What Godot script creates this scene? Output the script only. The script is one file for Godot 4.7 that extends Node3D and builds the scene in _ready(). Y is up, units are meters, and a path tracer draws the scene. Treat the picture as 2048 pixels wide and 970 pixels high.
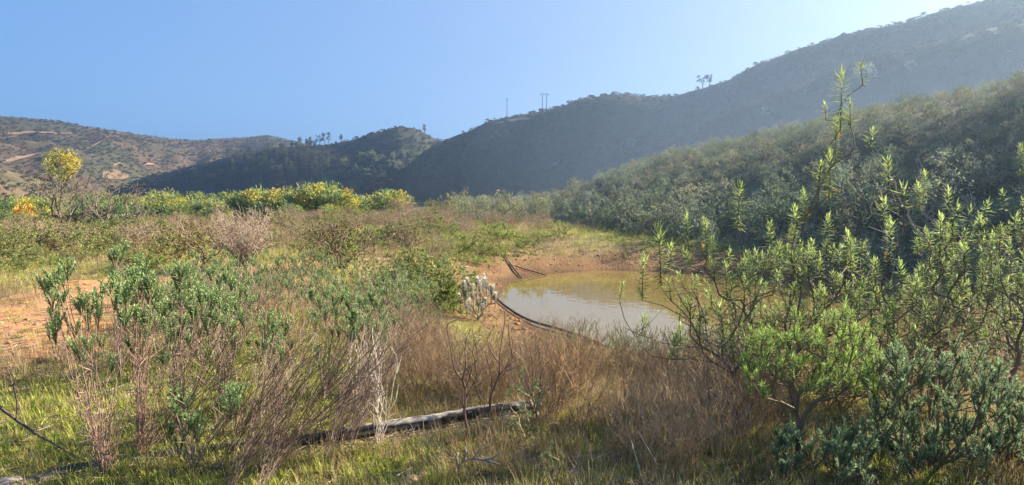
extends Node3D
# A small farm pond among winter scrub, hills behind. x right, y up, the camera looks along -z; "depth" is -z.

const FOCAL := 1332.0            # focal length in pixels of a 2048 x 970 picture
const EYE := Vector3(0, 1.75, 0)
const WATER := -0.85

var look: Basis
var rng := RandomNumberGenerator.new()
var lumps := FastNoiseLite.new()
var fine := FastNoiseLite.new()
var broad := FastNoiseLite.new()
var hills := {}
var mats := {}
var pond := PackedVector2Array()
var track := PackedVector2Array()
var pipe_line := PackedVector2Array()
var names := {}


class Shape:
	var v := PackedVector3Array()
	var c := PackedColorArray()

	func tri(a: Vector3, b: Vector3, d: Vector3, col: Color) -> void:
		v.append(a); v.append(b); v.append(d)
		c.append(col); c.append(col); c.append(col)

	func mesh() -> ArrayMesh:
		var m := ArrayMesh.new()
		var a := []
		a.resize(Mesh.ARRAY_MAX)
		a[Mesh.ARRAY_VERTEX] = v
		a[Mesh.ARRAY_COLOR] = c
		m.add_surface_from_arrays(Mesh.PRIMITIVE_TRIANGLES, a)
		return m

	func leaf(p: Vector3, d: Vector3, s: Vector3, l: float, w: float, col: Color, droop := 0.0) -> void:
		var n := d.cross(s)
		var m := p + d * l * 0.45 - n * (w * 0.12 + droop * 0.25)
		var q := p + d * l * 0.42 + s * w * 0.5 + n * (w * 0.1 - droop * 0.25)
		var r := p + d * l * 0.42 - s * w * 0.5 + n * (w * 0.1 - droop * 0.25)
		var t := p + d * l - n * droop
		tri(p, q, m, col); tri(p, m, r, col); tri(q, t, m, col); tri(m, t, r, col)

	func blade(p: Vector3, d: Vector3, s: Vector3, l: float, w: float, col: Color) -> void:
		var q := p + d * l * 0.4 + s * w * 0.5
		var r := p + d * l * 0.4 - s * w * 0.5
		tri(p, q, r, col); tri(q, p + d * l, r, col)

	func rod(a: Vector3, b: Vector3, ra: float, rb: float, sides: int, col: Color) -> void:
		var d := (b - a).normalized()
		var s := d.cross(Vector3(0.31, 0.2, 0.93)).normalized()
		var u := d.cross(s)
		for k in sides:
			var f := TAU * k / sides
			var g := TAU * (k + 1) / sides
			var e := s * cos(f) + u * sin(f)
			var h := s * cos(g) + u * sin(g)
			tri(a + e * ra, b + e * rb, b + h * rb, col)
			tri(a + e * ra, b + h * rb, a + h * ra, col)


# where in its patch a look-alike stands, for its label: across 0..1 from the left, deep 0..1 from the front
func spot(across: float, deep: float) -> String:
	var row: String = ["front rows", "middle rows", "back rows"][clampi(int(deep * 3.0), 0, 2)]
	var col: String = ["left end", "left of centre", "right of centre", "right end"][clampi(int(across * 4.0), 0, 3)]
	return ", %s, %s" % [row, col]


func rnd(a: float, b: float) -> float:
	return rng.randf_range(a, b)


func shade(col: Color, by := 0.2) -> Color:
	var k := 1.0 + rnd(-by, by)
	return Color(col.r * k * (1.0 + rnd(-by, by) * 0.35), col.g * k, col.b * k * (1.0 + rnd(-by, by) * 0.35))


func ball() -> Vector3:
	return Vector3(rng.randfn(), rng.randfn(), rng.randfn()).normalized()


func side_of(d: Vector3) -> Vector3:
	var s := d.cross(ball())
	return s.normalized() if s.length() > 0.05 else d.cross(Vector3(0.3, 0.5, 0.8)).normalized()


# ---- places ----------------------------------------------------------------------------------------------------
func ray(x: float, y: float) -> Vector3:
	return look * Vector3((x - 1024.0) / FOCAL, (485.0 - y) / FOCAL, -1.0)


func at(x: float, y: float, depth: float) -> Vector3:
	var d := ray(x, y)
	return EYE + d * (depth / -d.z)


func azimuth(x: float) -> float:
	var d := ray(x, 400.0)
	return rad_to_deg(atan2(d.x, -d.z))


func polar(az: float, r: float) -> Vector2:      # (x, depth)
	return Vector2(sin(deg_to_rad(az)), cos(deg_to_rad(az))) * r


func on_ground(x: float, y: float) -> Vector3:
	var d := ray(x, y).normalized()
	var t := 1.0
	while t < 90.0:
		var p := EYE + d * t
		if p.y <= land(p.x, -p.z):
			break
		t += 0.04 + t * 0.003
	var q := EYE + d * t
	q.y = land(q.x, -q.z)
	return q


func ground_at(x: float, depth: float) -> Vector3:     # picture column and depth
	var px := at(x, 500.0, depth).x
	return Vector3(px, land(px, depth), -depth)


func on_hill(called: String, x: float, y: float) -> Vector3:
	var h: Dictionary = hills[called]
	var d := ray(x, y)
	var az := rad_to_deg(atan2(d.x, -d.z))
	var slope := d.y / Vector2(d.x, d.z).length()
	var i := clampi(int((az - h.from) / 0.1), 0, h.rc.size() - 1)
	var r: float = h.rf[i]
	while r < h.rc[i] and EYE.y + r * slope > hill_height(called, az, r):
		r += 0.5
	var p := polar(az, r)
	return Vector3(p.x, hill_height(called, az, r), -p.y)


# ---- the land --------------------------------------------------------------------------------------------------
func from_pond(p: Vector2) -> float:
	var best := 1e9
	for i in pond.size():
		var a := pond[i]
		var b := pond[(i + 1) % pond.size()]
		var e := b - a
		var t := clampf((p - a).dot(e) / e.length_squared(), 0.0, 1.0)
		best = minf(best, (a + e * t - p).length_squared())
	return sqrt(best) * (-1.0 if Geometry2D.is_point_in_polygon(p, pond) else 1.0)


func ground(x: float, d: float) -> float:
	var y := 0.10 * lumps.get_noise_2d(x * 3.0, d * 3.0) + 0.03 * fine.get_noise_2d(x * 9.0, d * 9.0)
	y -= 2.6 * smoothstep(38.0, 72.0, d + maxf(0.0, -x) * 0.25)
	if x > -9.0 and x < 22.0 and d > 0.0 and d < 34.0:
		var sd := from_pond(Vector2(x, d))
		if sd < 8.0:
			var w := 6.2 if d < 11.0 else lerpf(6.2, 4.2, smoothstep(11.0, 17.0, d))
			var wob := 0.5 * lumps.get_noise_2d(x * 12.0, d * 12.0)
			if sd > 0.0:
				var t := clampf((sd + wob * minf(sd, 1.0)) / w, 0.0, 1.0)
				y = lerpf(WATER, y, t * (1.6 - 0.6 * t) if t < 0.5 else smoothstep(0.0, 1.0, t) * 0.7 + 0.3 * t * (1.6 - 0.6 * t))
				y = maxf(y, WATER + 0.02 * sd + 0.03 * fine.get_noise_2d(x * 30.0, d * 30.0) * minf(sd, 1.0))
			else:
				y = WATER - 0.7 * smoothstep(0.0, 2.5, -sd)
	return y


func land(x: float, d: float) -> float:
	var y := ground(x, d)
	if d > 5.0 and Vector2(x, d).length() > 14.0 and hills.has("near"):
		y = maxf(y, hill_height("near", rad_to_deg(atan2(x, d)), Vector2(x, d).length()))
	return y


func add_hill(called: String, base: float, slope: float, back: float, rough: float, bulge: float, list: Array, beyond: Array = []) -> void:
	# list: [picture column, picture row of its skyline, distance of the crest, (distance of the foot)]; beyond: [azimuth, elevation, crest, foot]
	var k := []
	for e in list:
		var d := ray(e[0], e[1])
		k.append([rad_to_deg(atan2(d.x, -d.z)), d.y / Vector2(d.x, d.z).length(), e[2], e[3] if e.size() > 3 else 0.0])
	for e in beyond:
		k.append([e[0], tan(deg_to_rad(e[1])), e[2], e[3] if e.size() > 3 else 0.0])
	k.sort_custom(func(a, b): return a[0] < b[0])
	var h := {"from": k[0][0], "to": k[-1][0], "base": base, "back": back, "rough": rough, "bulge": bulge, "rc": PackedFloat32Array(), "rf": PackedFloat32Array(), "hc": PackedFloat32Array()}
	var j := 0
	var n := int((h.to - h.from) / 0.1) + 1
	for i in n:
		var az: float = h.from + 0.1 * i
		while j < k.size() - 2 and az > k[j + 1][0]:
			j += 1
		var t := clampf((az - k[j][0]) / (k[j + 1][0] - k[j][0]), 0.0, 1.0)
		var t2 := lerpf(t, smoothstep(0.0, 1.0, t), 0.4)
		var r: float = lerpf(k[j][2], k[j + 1][2], t)
		var y: float = EYE.y + r * lerpf(k[j][1], k[j + 1][1], t2)
		h.rc.append(r)
		h.hc.append(y)
		h.rf.append(lerpf(k[j][3], k[j + 1][3], t) if k[j][3] > 0.0 else r - maxf(6.0, (y - base) / tan(deg_to_rad(slope))))
	hills[called] = h


func hill_height(called: String, az: float, r: float) -> float:
	var h: Dictionary = hills[called]
	var f: float = (az - h.from) / 0.1
	if f < 0.0 or f >= h.rc.size() - 1:
		return -50.0
	var i := int(f)
	f -= i
	var rc := lerpf(h.rc[i], h.rc[i + 1], f)
	var rf := lerpf(h.rf[i], h.rf[i + 1], f)
	if r < rf - 2.0:
		return -50.0
	var hc := lerpf(h.hc[i], h.hc[i + 1], f)
	var base: float = h.base
	var t := (r - rf) / (rc - rf)
	if t > 1.0:
		return hc - (hc - base) * pow((r - rc) / float(h.back), 1.5) if r - rc < h.back else base - (r - rc - h.back) * 0.1
	if t < 0.0:
		return base + t * 2.0
	var p := polar(az, r)
	var y := base + (hc - base) * lerpf(t, 1.0 - (1.0 - t) * (1.0 - t), h.bulge)
	var amp: float = h.rough * 4.0 * t * (1.0 - t)
	return y + amp * (broad.get_noise_2d(p.x, p.y) + 0.4 * broad.get_noise_2d(p.x * 3.1, p.y * 3.1))


func hill_mesh(called: String, step: float, rows: int, tint: Callable) -> ArrayMesh:
	var h: Dictionary = hills[called]
	var st := SurfaceTool.new()
	st.begin(Mesh.PRIMITIVE_TRIANGLES)
	var cols := int((h.to - h.from) / step)
	var back_rows := 8
	for i in cols + 1:
		var az: float = minf(h.from + step * i, h.to - 0.11)
		var j := clampi(int((az - h.from) / 0.1), 0, h.rc.size() - 1)
		for k in rows + back_rows + 1:
			var r: float = lerpf(h.rf[j] - 1.5, h.rc[j], float(k) / rows) if k <= rows else h.rc[j] + h.back * float(k - rows) / back_rows
			var p := polar(az, r)
			st.set_color(tint.call(p.x, p.y, float(k) / rows))
			st.add_vertex(Vector3(p.x, hill_height(called, az, r), -p.y))
	var n := rows + back_rows + 1
	for i in cols:
		for k in n - 1:
			var a := i * n + k
			for e in [a, a + 1, a + n, a + 1, a + n + 1, a + n]:
				st.add_index(e)
	st.generate_normals()
	return st.commit()


# ---- objects ---------------------------------------------------------------------------------------------------
func numbered(called: String) -> String:
	names[called] = names.get(called, -1) + 1
	return called if names[called] == 0 else "%s_%03d" % [called, names[called]]


func tag(o: Node3D, label: String, category := "", group := "", kind := "") -> Node3D:
	if label:
		o.set_meta("label", label)
	if category:
		o.set_meta("category", category)
	if group:
		o.set_meta("group", group)
	if kind:
		o.set_meta("kind", kind)
	return o


func thing(called: String, label: String, category: String, where: Vector3, turn := 0.0, group := "") -> Node3D:
	var o := Node3D.new()
	o.name = numbered(called)
	add_child(o, true)
	o.position = where
	o.rotation.y = turn
	tag(o, label, category, group)
	return o


func part(called: String, m: Mesh, mat: Material, parent: Node3D, where := Transform3D()) -> MeshInstance3D:
	var o := MeshInstance3D.new()
	o.name = called if parent != self else numbered(called)
	o.mesh = m
	o.material_override = mat
	o.transform = where
	parent.add_child(o, true)
	return o


func copies(called: String, m: Mesh, mat: Material, places: Array, tints: PackedColorArray, parent: Node = self) -> MultiMeshInstance3D:
	var mm := MultiMesh.new()
	mm.transform_format = MultiMesh.TRANSFORM_3D
	mm.use_colors = true
	mm.mesh = m
	mm.instance_count = places.size()
	for i in places.size():
		mm.set_instance_transform(i, places[i])
		mm.set_instance_color(i, tints[i])
	var o := MultiMeshInstance3D.new()
	o.multimesh = mm
	o.material_override = mat
	o.name = numbered(called) if parent == self else called
	o.set_meta("kind", "stuff")
	parent.add_child(o, true)
	return o


func paint(called: String, rough: float, glow := 0.0) -> StandardMaterial3D:
	var m := StandardMaterial3D.new()
	m.resource_name = called
	m.vertex_color_use_as_albedo = true
	m.roughness = rough
	m.metallic_specular = 0.25
	m.cull_mode = BaseMaterial3D.CULL_DISABLED
	if glow > 0.0:
		m.backlight_enabled = true
		m.backlight = Color(glow, glow, glow).linear_to_srgb()
	mats[called] = m
	return m


func noise_texture(freq: float, low: Color, high: Color, number: int, octaves := 4) -> NoiseTexture2D:
	var n := FastNoiseLite.new()
	n.seed = number
	n.frequency = freq
	n.fractal_octaves = octaves
	var t := NoiseTexture2D.new()
	t.noise = n
	t.width = 512
	t.height = 512
	t.seamless = true
	var g := Gradient.new()
	g.set_color(0, low)
	g.set_color(1, high)
	t.color_ramp = g
	return t


# ---- plant shapes ----------------------------------------------------------------------------------------------
# A branching skeleton from a base out to given tips: each tip joins the branch that is cheapest to reach.
func grow(base: Vector3, tips: Array, balance := 0.4, bend := 0.35, wob := 0.03, first_up := 0.0) -> Dictionary:
	var pos := PackedVector3Array([base])
	var up := PackedInt32Array([-1])
	var length := PackedFloat32Array([0.0])
	if first_up > 0.0:
		pos.append(base + Vector3(rnd(-0.2, 0.2), 1, rnd(-0.2, 0.2)) * first_up)
		up.append(0)
		length.append(first_up)
	var order := tips.duplicate()
	order.sort_custom(func(a, b): return (a - base).length_squared() < (b - base).length_squared())
	var ends := {}
	for tip: Vector3 in order:
		var best := 0
		var cost := 1e9
		for i in pos.size():
			var e := tip - pos[i]
			var d := e.length()
			var k := d + balance * length[i]
			if e.y < d * 0.25:
				k += (d * 0.25 - e.y) * 3.0
			if k < cost:
				cost = k
				best = i
		var a := pos[best]
		var run := (tip - a).length()
		var lead := (a - pos[up[best]]).normalized() if up[best] >= 0 else Vector3((tip - a).x, run, (tip - a).z).normalized()
		var m := a + lead * run * bend
		var n := clampi(int(run / 0.09), 2, 7)
		var prev := best
		for s in n:
			var t := float(s + 1) / n
			var q := a.lerp(m, t).lerp(m.lerp(tip, t), t)
			if s < n - 1:
				q += ball() * wob * run
			pos.append(q)
			up.append(prev)
			length.append(length[prev] + (q - pos[prev]).length())
			prev = pos.size() - 1
		ends[prev] = true
	var count := PackedInt32Array()
	count.resize(pos.size())
	for i in range(pos.size() - 1, 0, -1):
		count[i] += 1 if ends.has(i) else 0
		count[up[i]] += count[i]
	return {"pos": pos, "up": up, "count": count, "ends": ends.keys()}


func limbs(sh: Shape, g: Dictionary, r_tip: float, r_most: float, power: float, col: Color, sides := 4) -> void:
	var pos: PackedVector3Array = g.pos
	for i in range(1, pos.size()):
		var u: int = g.up[i]
		var rb := minf(r_most, r_tip * pow(maxf(1.0, g.count[i]), power))
		var ra := minf(r_most, r_tip * pow(maxf(1.0, g.count[u]), power)) if u > 0 else rb * 1.15
		sh.rod(pos[u], pos[i], minf(ra, rb * 1.5), rb, sides, shade(col, 0.18))


# Leaves round a stem along +y: a leafy shoot of narrow leaves.
func shoot(length: float, count: int, leaf_l: float, leaf_w: float, low: Color, high: Color, open := 1.5, four := true) -> ArrayMesh:
	var sh := Shape.new()
	sh.rod(Vector3.ZERO, Vector3(0, length, 0), 0.004, 0.002, 4, Color(0.13, 0.15, 0.06))
	for i in count:
		var t := (i + 0.5) / count
		var a := i * 2.39996 + rnd(-0.3, 0.3)
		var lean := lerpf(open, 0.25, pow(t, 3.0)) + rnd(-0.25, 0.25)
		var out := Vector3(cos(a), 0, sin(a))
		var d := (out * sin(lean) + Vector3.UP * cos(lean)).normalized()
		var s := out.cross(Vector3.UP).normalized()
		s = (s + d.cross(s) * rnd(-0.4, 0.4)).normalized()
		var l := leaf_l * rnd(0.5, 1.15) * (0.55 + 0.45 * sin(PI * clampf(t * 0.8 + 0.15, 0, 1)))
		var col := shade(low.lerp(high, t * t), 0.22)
		if four:
			if t < 0.3 and rng.randf() < 0.07:
				col = shade(Color(0.36, 0.25, 0.08), 0.3)
			sh.leaf(Vector3(0, length * t, 0), d, s, l, leaf_w * rnd(0.6, 1.2), col, l * (rnd(0.0, 0.3) + (0.35 if rng.randf() < 0.15 else 0.0)))
		else:
			sh.blade(Vector3(0, length * t, 0), d, s, l, leaf_w, col)
	return sh.mesh()


# A soft upright spike of many short pressed leaves, and a bunch of them.
func spike(sh: Shape, p: Vector3, dir: Vector3, length: float, radius: float, count: int, col: Color, tip: Color) -> void:
	var s := side_of(dir)
	var u := dir.cross(s)
	sh.rod(p, p + dir * length, radius * 0.35, radius * 0.15, 3, shade(col))
	for i in count:
		var t := (i + 0.3) / count
		var a := i * 2.39996
		var out := s * cos(a) + u * sin(a)
		var d := (dir * 0.75 + out * lerpf(0.95, 0.4, t) + ball() * 0.2).normalized()
		sh.blade(p + dir * length * t * 0.95, d, d.cross(out).normalized(), radius * rnd(1.3, 2.3), radius * 0.66, shade(col.lerp(tip, t * t), 0.25))


func bunch(spikes: int, length: float, radius: float, leaves: int, col: Color, tip: Color, spread := 0.5) -> ArrayMesh:
	var sh := Shape.new()
	for i in spikes:
		var d := (Vector3.UP + ball() * spread).normalized()
		d.y = absf(d.y)
		var b := Vector3(d.x, 0, d.z) * length * 0.35 + Vector3(0, rnd(-0.3, 0.35) * length, 0)
		sh.rod(Vector3(0, -length * 0.5, 0), b, radius * 0.15, radius * 0.2, 3, shade(Color(0.2, 0.16, 0.1)))
		spike(sh, b, d, length * rnd(0.65, 1.15), radius * rnd(0.8, 1.1), leaves, shade(col), tip)
	return sh.mesh()


# A crown of leaf clumps inside an ellipsoid standing on y = 0.
func crown(size: Vector3, clumps: int, leaves: int, leaf_l: float, leaf_w: float, cols: Array, share: Array, low := 0.15) -> ArrayMesh:
	var sh := Shape.new()
	for i in clumps:
		var d := ball()
		if d.y < -0.5:
			d.y = -d.y
		var k := rnd(0.45, 1.0) if i > clumps / 3 else rnd(0.8, 1.08)
		var p := Vector3(d.x * size.x, size.y * (low + (1.0 - low) * (0.5 + 0.5 * d.y)), d.z * size.z) * Vector3(k, lerpf(1.0, k, 0.5), k)
		var pick := rng.randf()
		var which := 0
		while which < share.size() - 1 and pick > share[which]:
			pick -= share[which]
			which += 1
		var col := shade(cols[which], 0.3)
		var r := rnd(0.14, 0.3) * (size.x + size.y) * 0.42
		for j in leaves:
			var e := ball() * pow(rng.randf(), 0.45)
			e.y *= 0.75
			var q := p + e * r
			if q.y < 0.02:
				continue
			var dir := (e + d * 0.5 + Vector3(0, 0.5, 0) + ball() * 0.7).normalized()
			sh.blade(q, dir, side_of(dir), leaf_l * rnd(0.6, 1.25), leaf_w * rnd(0.7, 1.2), shade(col, 0.2))
	return sh.mesh()


func dome(count: int, rx: float, low: float, high: float) -> Array:
	var tips := []
	for i in count:
		var a := rnd(0, TAU)
		var k := sqrt(rng.randf())
		tips.append(Vector3(cos(a) * k * rx, lerpf(low, high, rng.randf()) * (1.0 - 0.3 * k * k), sin(a) * k * rx))
	return tips


func twiggy(tips: Array, r_tip: float, r_most: float, col: Color, twigs: int, twig_l: float, balance := 0.5) -> Shape:
	var sh := Shape.new()
	var g := grow(Vector3.ZERO, tips, balance, 0.4, 0.04)
	limbs(sh, g, r_tip, r_most, 0.45, col)
	for i in range(1, g.pos.size()):
		if g.count[i] <= 2:
			for k in twigs:
				var d: Vector3 = ((g.pos[i] - g.pos[g.up[i]]).normalized() + ball() * 0.75 + Vector3(0, 0.3, 0)).normalized()
				var m: Vector3 = g.pos[i] + d * twig_l * rnd(0.4, 0.6)
				sh.rod(g.pos[i], m, r_tip, r_tip * 0.8, 3, shade(col, 0.25))
				sh.rod(m, m + (d + ball() * 0.35).normalized() * twig_l * rnd(0.3, 0.6), r_tip * 0.8, r_tip * 0.4, 3, shade(col, 0.25))
	return sh


func leafed(tips: Array, r_tip: float, r_most: float, wood: Color, per: int, l: float, w: float, cols: Array, reach: float) -> Array:      # [stems, leaves]
	var st := Shape.new()
	var lf := Shape.new()
	var g := grow(Vector3.ZERO, tips, 0.5, 0.4, 0.04)
	limbs(st, g, r_tip, r_most, 0.45, wood, 3)
	for i in range(1, g.pos.size()):
		if g.count[i] <= 3:
			var col := shade(cols[rng.randi() % cols.size()], 0.25)
			for k in per:
				var d := (Vector3(0, 0.7, 0) + ball()).normalized()
				lf.blade(g.pos[i] + ball() * reach * rng.randf(), d, side_of(d), l * rnd(0.6, 1.2), w * rnd(0.7, 1.2), shade(col, 0.2))
	return [st.mesh(), lf.mesh()]


func swept(points: Array, radii: Array, sides: int, tint: Callable) -> ArrayMesh:      # a smooth closed tube
	var st := SurfaceTool.new()
	st.begin(Mesh.PRIMITIVE_TRIANGLES)
	st.set_smooth_group(0)
	var s := Vector3.ZERO
	for i in points.size():
		var d: Vector3 = (points[mini(i + 1, points.size() - 1)] - points[maxi(i - 1, 0)]).normalized()
		s = (s - d * s.dot(d)).normalized() if i else d.cross(Vector3(0.1, 0.9, 0.2)).normalized()
		var u := d.cross(s)
		for k in sides:
			var a := TAU * k / sides
			st.set_color(tint.call(i, k))
			st.add_vertex(points[i] + (s * cos(a) + u * sin(a)) * radii[i])
	var n: int = points.size()
	for i in n - 1:
		for k in sides:
			var a := i * sides + k
			var b := i * sides + (k + 1) % sides
			for e in [a, a + sides, b, b, a + sides, b + sides]:
				st.add_index(e)
	for cap in [0, n - 1]:
		st.set_color(tint.call(cap, 0))
		st.add_vertex(points[cap])
		var mid := n * sides + (0 if cap == 0 else 1)
		for k in sides:
			var a: int = cap * sides + k
			var b: int = cap * sides + (k + 1) % sides
			for e in ([mid, a, b] if cap == 0 else [mid, b, a]):
				st.add_index(e)
	st.generate_normals()
	return st.commit()


func stone_mesh(size: Vector3, number: int, col: Color, rough := 0.35) -> ArrayMesh:
	var sp := SphereMesh.new()
	sp.radial_segments = 14
	sp.rings = 8
	sp.radius = 1.0
	sp.height = 2.0
	var a := sp.surface_get_arrays(0)
	var st := SurfaceTool.new()
	st.begin(Mesh.PRIMITIVE_TRIANGLES)
	var n := FastNoiseLite.new()
	n.seed = number
	n.frequency = 0.7
	for p: Vector3 in a[Mesh.ARRAY_VERTEX]:
		var q := p * (1.0 + rough * n.get_noise_3dv(p * 1.6) + 0.15 * n.get_noise_3dv(p * 5.0))
		st.set_color(Color(col.r, col.g, col.b) * (0.85 + 0.35 * n.get_noise_3dv(p * 4.0)))
		st.add_vertex(Vector3(q.x * size.x, q.y * size.y, q.z * size.z))
	for i in a[Mesh.ARRAY_INDEX]:
		st.add_index(i)
	st.generate_normals()
	return st.commit()


# ---- the sky ---------------------------------------------------------------------------------------------------
func sky_picture(sun: Vector3) -> ImageTexture:
	var w := 768
	var h := 384
	var data := PackedFloat32Array()
	data.resize(w * h * 4)
	for j in h:
		var up := PI * 0.5 - PI * (j + 0.5) / h
		for i in w:
			var a := TAU * (i + 0.5) / w
			var d := Vector3(sin(a) * cos(up), sin(up), -cos(a) * cos(up))
			var e := maxf(d.y, 0.0)
			var k := pow(1.0 - e, 5.0)
			var c := Vector3(0.035, 0.19, 0.53).lerp(Vector3(0.235, 0.52, 0.86), k)
			var g := acos(clampf(d.dot(sun), -1.0, 1.0))
			var halo := exp(-g / 0.68)
			c = c.lerp(Vector3(0.9, 0.94, 1.0), clampf(halo * 1.15, 0.0, 0.92))
			c += Vector3(1.0, 0.95, 0.9) * 0.6 * exp(-g * g / 0.02)
			if d.y < 0.0:
				c = c.lerp(Vector3(0.16, 0.15, 0.13), clampf(-d.y * 8.0, 0.0, 1.0))
			var o := (j * w + i) * 4
			data[o] = c.x
			data[o + 1] = c.y
			data[o + 2] = c.z
			data[o + 3] = 1.0
	return ImageTexture.create_from_image(Image.create_from_data(w, h, false, Image.FORMAT_RGBAF, data.to_byte_array()))


func _ready() -> void:
	rng.seed = 7
	# camera, sky, sun, haze
	look = Basis.from_euler(Vector3(deg_to_rad(-4.3), 0, 0))
	var cam := Camera3D.new()
	cam.name = "camera"
	cam.fov = 2.0 * rad_to_deg(atan(485.0 / FOCAL))
	cam.near = 0.05
	cam.far = 6000.0
	cam.transform = Transform3D(look, EYE)
	add_child(cam)
	var sun_az := deg_to_rad(64.0)
	var sun_el := deg_to_rad(29.0)
	var sun_dir := Vector3(sin(sun_az) * cos(sun_el), sin(sun_el), -cos(sun_az) * cos(sun_el))
	var we := WorldEnvironment.new()
	we.name = "environment"
	var env := Environment.new()
	env.background_mode = Environment.BG_SKY
	var sky := Sky.new()
	var sm := PanoramaSkyMaterial.new()
	sm.panorama = sky_picture(sun_dir)
	sky.sky_material = sm
	env.sky = sky
	env.background_energy_multiplier = 0.315
	env.tonemap_mode = Environment.TONE_MAPPER_LINEAR
	env.tonemap_exposure = 4.3
	env.sdfgi_enabled = true
	env.ssao_enabled = true
	env.ssil_enabled = true
	env.volumetric_fog_enabled = true
	env.volumetric_fog_density = 0.001
	env.volumetric_fog_albedo = Color(0.7, 0.84, 1.0)
	env.volumetric_fog_anisotropy = 0.78
	env.volumetric_fog_length = 600.0
	we.environment = env
	add_child(we)
	var sun := DirectionalLight3D.new()
	sun.name = "sun"
	sun.light_color = Color(1.0, 0.93, 0.82)
	sun.light_energy = 1.6
	sun.light_angular_distance = 0.53
	sun.shadow_enabled = true
	sun.directional_shadow_max_distance = 300.0
	sun.look_at_from_position(sun_dir * 10.0, Vector3.ZERO)
	add_child(sun)

	lumps.seed = 3
	lumps.frequency = 0.02
	fine.seed = 5
	fine.frequency = 0.05
	broad.seed = 11
	broad.frequency = 0.012
	broad.fractal_octaves = 4
	paint("leaf", 0.6, 0.75)
	paint("glossy_leaf", 0.62, 0.85)
	paint("soft_leaf", 0.8, 0.6)
	paint("twig", 0.8)
	paint("dry", 0.85, 0.6)
	paint("far_leaf", 0.8, 0.6)
	build_land()
	build_haze()
	build_far_plants()
	build_trees()
	build_shore()
	build_field()
	build_front_left()
	build_front_middle()
	build_front_right()
	build_grass()


# ---- land, hills, water ----------------------------------------------------------------------------------------
func soil_tint(x: float, d: float) -> Color:
	var n := lumps.get_noise_2d(x * 7.0, d * 7.0)
	var m := fine.get_noise_2d(x * 14.0, d * 14.0)
	var grass := Color(0.24, 0.26, 0.06)
	var straw := Color(0.34, 0.27, 0.14)
	var clay := Color(0.3, 0.175, 0.09)
	var c := grass.lerp(straw, clampf(0.5 + n * 1.3 + m * 0.5, 0.0, 1.0))
	if x > -9.0 and x < 22.0 and d > 0.0 and d < 34.0:
		var sd := from_pond(Vector2(x, d))
		var bare := 1.0 - smoothstep(1.0, 3.4, sd + m * 1.4 + n)
		if d < 11.5:
			bare = (1.0 - smoothstep(0.7, 2.2, sd + m + n * 0.6)) * 0.85
		c = c.lerp(clay * (0.85 + 0.35 * m), bare)
		c = c.lerp(Color(0.13, 0.08, 0.04), 1.0 - smoothstep(0.05, 0.5, sd + 0.5 * m))
	var far := smoothstep(40.0, 90.0, d)
	return c.lerp(Color(0.10, 0.10, 0.04), far)


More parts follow.
